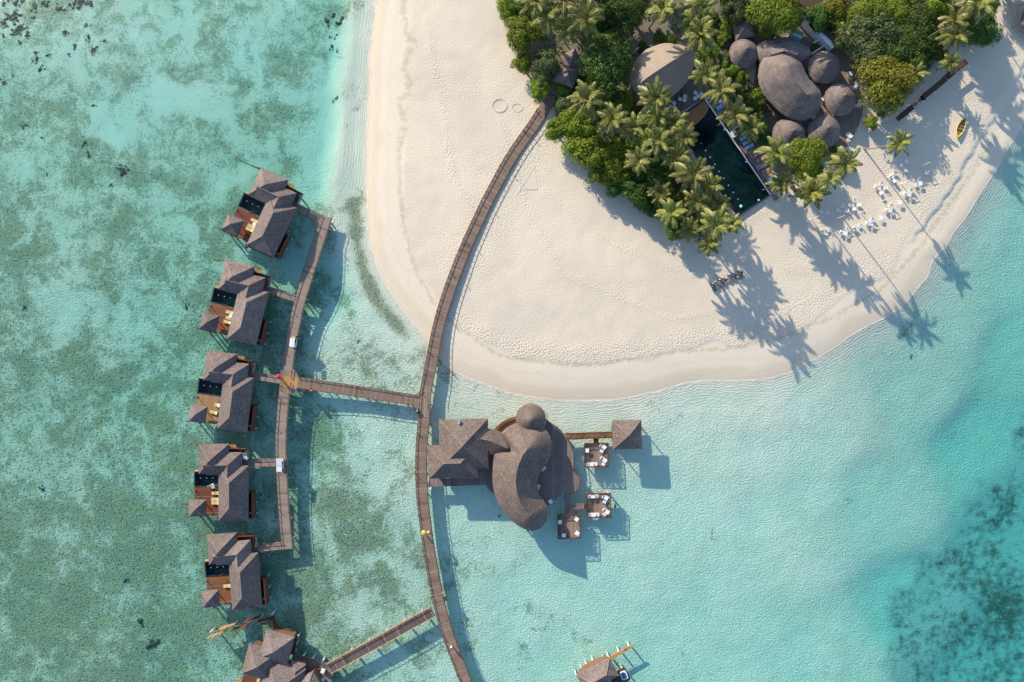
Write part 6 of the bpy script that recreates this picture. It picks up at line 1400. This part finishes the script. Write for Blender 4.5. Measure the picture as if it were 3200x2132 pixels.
localthing('housekeeping_trolley', 'white laundry trolley with bottles on the entrance deck of the fourth villa', 'trolley', (p.x, p.y, 1.68), .1, [('body', M_WHITE, MB().box((0, 0, .5), (.9, 1.5, .8))), ('shelf', M_METAL, MB().box((0, 0, .1), (.95, 1.6, .08)))] + [('bottle', M_DARK, MB().lathe((x, y, .9), [(.05, 0), (.05, .15), (.02, .2)], 6)) for x, y in ((-.2, .2), (0, -.1), (.2, .4), (.1, -.5))])
p = W(*z5(1410, 1447), 2.4)
localthing('delivery_tricycle', 'red delivery tricycle with a white box on the terrace of the large bottom villa', 'tricycle', (p.x, p.y, 1.66), -.35, [('frame', M_RED, MB().bar((-.9, 0, .5), (.2, 0, .55), .07).bar((-.7, 0, .5), (-.75, 0, 1.0), .06).bar((-.3, 0, .5), (-.35, 0, .95), .06).bar((-.75, -.3, 1.0), (-.75, .3, 1.0), .05)), ('box', M_WHITE, MB().box((.5, 0, .75), (.75, .8, .6))), ('saddle', M_DARK, MB().box((-.33, 0, .98), (.25, .16, .06)))] + [('wheel', M_DARK, MB().tube([(x, y - .03, .3), (x, y + .03, .3)], .3, 12)) for x, y in ((-.9, 0), (.4, .4), (.4, -.4))])
p = W(*z5(1425, 1550), 2.3); localthing('white_stool', 'white padded stool at the bottom edge on the large villa terrace', 'stool', (p.x, p.y, 1.66), .3, [('seat', M_WHITE, MB().lathe((0, 0, .35), [(.42, 0), (.45, .08), (.4, .14)], 8)), ('base', M_GTIMB, MB().lathe((0, 0, 0), [(.25, 0), (.2, .35)], 8))])
for x, y, l in ((790, 1548, 'cream lounger at the bottom edge on the large villa deck'), (840, 1556, 'grey lounger at the bottom edge on the large villa deck')):
    p = W(*z5(x, y), 2.0); dup(lpro, (p.x, p.y, 1.66), 1.3, l, 'loungers of the large bottom villa')
# ------------------------------------------------------------------ people
def skinned(name, joints, edges, radii, mat, sub=2, root=0):
    me_ = bpy.data.meshes.new(name); me_.from_pydata(joints, edges, []); o = bpy.data.objects.new(name, me_); C.objects.link(o)
    sk_ = o.modifiers.new('skin', 'SKIN'); 
    for i, r_ in enumerate(radii):
        rr = r_ if isinstance(r_, tuple) else (r_, r_); me_.skin_vertices[0].data[i].radius = rr; me_.skin_vertices[0].data[i].use_root = (i == root)
    sb = o.modifiers.new('sub', 'SUBSURF'); sb.levels = sub; sb.render_levels = sub
    dg = bpy.context.evaluated_depsgraph_get(); dg.update(); nm = bpy.data.meshes.new_from_object(o.evaluated_get(dg)); o.modifiers.clear(); o.data = nm; nm.name = name
    nm.materials.clear(); nm.materials.append(mat); nm.polygons.foreach_set('use_smooth', [True] * len(nm.polygons)); return o
def person(label, loc, rot, shirt, trousers, arm=None, sit=False, hat=None, bend=0.0):
    """standing or sitting figure facing +X; arm='up' holds an umbrella"""
    t = thing('person', label, 'person', loc)
    hz = .92 if not sit else .48; fx = .42 if sit else .0
    J = [(0, 0, hz), (.02, 0, hz + .18), (.02, 0, hz + .42), (.02, 0, hz + .52), (.04, 0, hz + .58), (.05, 0, hz + .70), (.05, 0, hz + .79)]
    R = [(.15, .12), (.13, .10), (.17, .11), (.08, .07), (.055, .055), (.095, .085), (.07, .06)]
    E_ = [(0, 1), (1, 2), (2, 3), (3, 4), (4, 5), (5, 6)]
    def add(p, r_, pr): J.append(p); R.append(r_); E_.append((pr, len(J) - 1)); return len(J) - 1
    for s in (-1, 1):
        sh_ = add((.02, s * .19, hz + .46), (.06, .06), 2)
        if arm == 'up' and s == 1: el = add((.2, .22, hz + .28), .042, sh_); wr = add((.3, .16, hz + .5), .033, el)
        elif sit: el = add((.12, s * .26, hz + .22), .042, sh_); wr = add((.36, s * .2, hz + .24), .033, el)
        else: el = add((-.02, s * .25, hz + .2), .042, sh_); wr = add((.1, s * .26, hz - .04), .033, el)
        w = Vector(J[wr]); d_ = (w - Vector(J[el])).normalized(); pm = add(tuple(w + d_ * .07), (.036, .02), wr)
        for q in range(4): 
            f1 = add(tuple(w + d_ * .11 + Vector((0, (q - 1.5) * .02, 0))), .010, pm); add(tuple(w + d_ * (.16 + .01 * (q in (1, 2))) + Vector((.01, (q - 1.5) * .023, -.01))), .008, f1)
        th = add(tuple(w + d_ * .05 + Vector((.03, -s * .03, .0))), .012, pm); add(tuple(w + d_ * .09 + Vector((.045, -s * .04, 0))), .009, th)
        st = .16 * s if not sit else 0
        hip_ = add((.0, s * .09, hz - .06), (.095, .095), 0)
        kn = add((.42, s * .12, hz), .06, hip_) if sit else add((st * .6 + .03, s * .1, .48), .062, hip_)
        an_ = add((.44, s * .12, .1), .042, kn) if sit else add((st, s * .1, .09), .042, kn)
        add((J[an_][0] + .2, J[an_][1], .04), (.045, .03), an_)
    b = skinned('body', J, E_, R, M_SKIN); b.parent = t
    top = [(0, 0, hz - .05), (.02, 0, hz + .15), (.02, 0, hz + .40), (.02, 0, hz + .49)]; RT_ = [(.175, .14), (.155, .125), (.195, .135), (.1, .09)]; ET = [(0, 1), (1, 2), (2, 3)]
    for s in (-1, 1):
        i = len(top); top.append((.02, s * .2, hz + .45)); RT_.append((.08, .08)); ET.append((2, i)); top.append((.0, s * .25, hz + .27)); RT_.append((.062, .062)); ET.append((i, i + 1))
    c_ = skinned('shirt', top, ET, RT_, shirt); c_.parent = t
    tp = [(0, 0, hz + .02)]; rt_ = [(.175, .14)]; et = []
    for s in (-1, 1):
        i = len(tp); st = .16 * s if not sit else 0; tp += [(.0, s * .1, hz - .08), ((.42, s * .12, hz) if sit else (st * .6 + .03, s * .1, .48)), ((.44, s * .12, .16) if sit else (st, s * .1, .16))]; rt_ += [(.11, .11), (.08, .08), (.062, .062)]; et += [(0, i), (i, i + 1), (i + 1, i + 2)]
    c_ = skinned('trousers', tp, et, rt_, trousers); c_.parent = t
    hd = Vector(J[5]); hm = MB().lathe((hd.x - .02, hd.y, hd.z - .02), [(.09, 0), (.112, .06), (.105, .11), (.07, .155), (0, .17)], 12); hm.v = [(x, y, z) for x, y, z in hm.v]
    me_ = bpy.data.meshes.new('hair'); me_.from_pydata(hm.v, [], hm.f); me_.materials.append(hat or M_HAIR); me_.update(); h = bpy.data.objects.new('hair', me_); C.objects.link(h); h.parent = t
    fm = MB()
    for s in (-1, 1): fm.lathe((hd.x + .088, s * .034, hd.z + .0), [(.013, -.01), (.013, .01)], 6); fm.box((hd.x, s * .1, hd.z - .01), (.04, .02, .06))
    fm.box((hd.x + .1, 0, hd.z - .03), (.03, .025, .045)); fm.box((hd.x + .088, 0, hd.z - .075), (.015, .045, .012))
    me_ = bpy.data.meshes.new('face'); me_.from_pydata(fm.v, [], fm.f); me_.materials.append(M_SKIN); me_.update(); h = bpy.data.objects.new('face', me_); C.objects.link(h); h.parent = t
    t.rotation_euler = (0, 0, rot); return t
def umbrella(label, loc, mat, r_=.62, h=2.0):
    t = thing('umbrella', label, 'umbrella', loc)
    MB().lathe((loc[0], loc[1], loc[2] + h - .22), [(r_, 0), (r_ * .8, .09), (r_ * .45, .18), (.02, .23)], 8).build('canopy', mat, t)
    MB().tube([(loc[0], loc[1], loc[2] + .95), (loc[0], loc[1], loc[2] + h + .05)], .014, 6).build('shaft', M_METAL, t)
    return t
p = W(1323.5, 1669, 3.7); person('person in pale clothes walking on the curved jetty beneath a yellow umbrella', (p.x - .25, p.y - .1, 1.65), .6, M_OFFWHITE, M_CONC, 'up'); umbrella('lime yellow umbrella held up on the curved jetty', (p.x + .05, p.y + .12, 1.65), M_YEL)
p = W(1337.5, 1665.5, 3.2); person('person in white beside the yellow umbrella on the curved jetty', (p.x, p.y, 1.65), -1.4, M_WHITE, M_WHITE)
p = W(1409.5, 2026.5, 3.2); person('person in white walking alone at the bottom of the curved jetty', (p.x, p.y, 1.65), 1.9, M_WHITE, M_WHITE)
p = W(867, 1178.5, 3.7); person('person walking under a crimson umbrella beside the orange planked crossing', (p.x - .1, p.y - .1, 1.65), 3.1, M_PINK, M_DARK, 'up'); umbrella('crimson umbrella held on the middle villa walkway', (p.x + .1, p.y + .08, 1.65), M_PINK, .55)
p = W(925, 1053, 3.2); person('person in dark clothes at the yellow front of the small buggy', (p.x, p.y, 1.65), 2.6, M_DARK, M_DARK)
p = in_villa(3, 382, 622); person('person in blue and white dining at the pool edge of the fourth villa, left seat', (p.x, p.y, 1.7), .4, M_BLUE, M_WHITE, None, True)
q = in_villa(3, 475, 612); person('person in pale blue dining on the fourth villa deck, right seat by the eave', (q.x, q.y, 1.7), 3.3, M_BLUE, M_WHITE, None, True)
for pp, r_, l in ((p, .4, 'dining chair under the left diner on the fourth villa deck'), (q, 3.3, 'dining chair under the right diner on the fourth villa deck')): dup(CHP, (pp.x, pp.y, 1.7), r_, l, 'dining chairs on the fourth villa deck', (.8, .8, .95))
c = in_villa(3, 430, 616)
t = thing('dining_table', 'round cream dining table laid with dishes on the fourth villa deck', 'table', (c.x, c.y, 1.7))
MB().lathe((c.x, c.y, 2.38), [(.55, 0), (.55, .05)], 18).build('table_top', M_OFFWHITE, t); MB().lathe((c.x, c.y, 1.7), [(.25, 0), (.06, .05), (.06, .68)], 8).build('pedestal', M_TIMB, t)
dm = simple('dark_dish', (.08, .05, .05), .4)
for k in range(6): a = k * 1.05; MB().lathe((c.x + .33 * math.cos(a), c.y + .33 * math.sin(a), 2.43), [(.07, 0), (.09, .05)], 8).build('dish', dm if k % 2 else M_WHITE, t)
# sand drawings and thin lines
m = MB()
def ring(cx_, cy_, rx, ry, w=.06, n=40):
    for k in range(n):
        a, b = 2 * PI * k / n, 2 * PI * (k + 1) / n; p = GP(cx_ + rx * math.cos(a), cy_ + ry * math.sin(a), 0); q = GP(cx_ + rx * math.cos(b), cy_ + ry * math.sin(b), 0); m.bar(p, q, w, .12)
ring(1562, 331, 24, 22); ring(1562, 331, 20.5, 19); ring(1617, 337, 17, 13, .07, 24)
for a, b in (((1670, 525), (1680, 594)), ((1640, 590), (1680, 591)), ((1640, 593), (1680, 594)), ((1672, 520), (1612, 615))): m.bar(GP(*a), GP(*b), .09, .09)
o = m.build('sand_furrows', M_TERR2 if 0 else simple('sand_ridge', (.69, .61, .48), .95)); o['kind'] = 'structure'
for P0 in PROTOS:
    def kill(o):
        for ch in list(o.children): kill(ch)
        bpy.data.objects.remove(o)
    kill(P0)
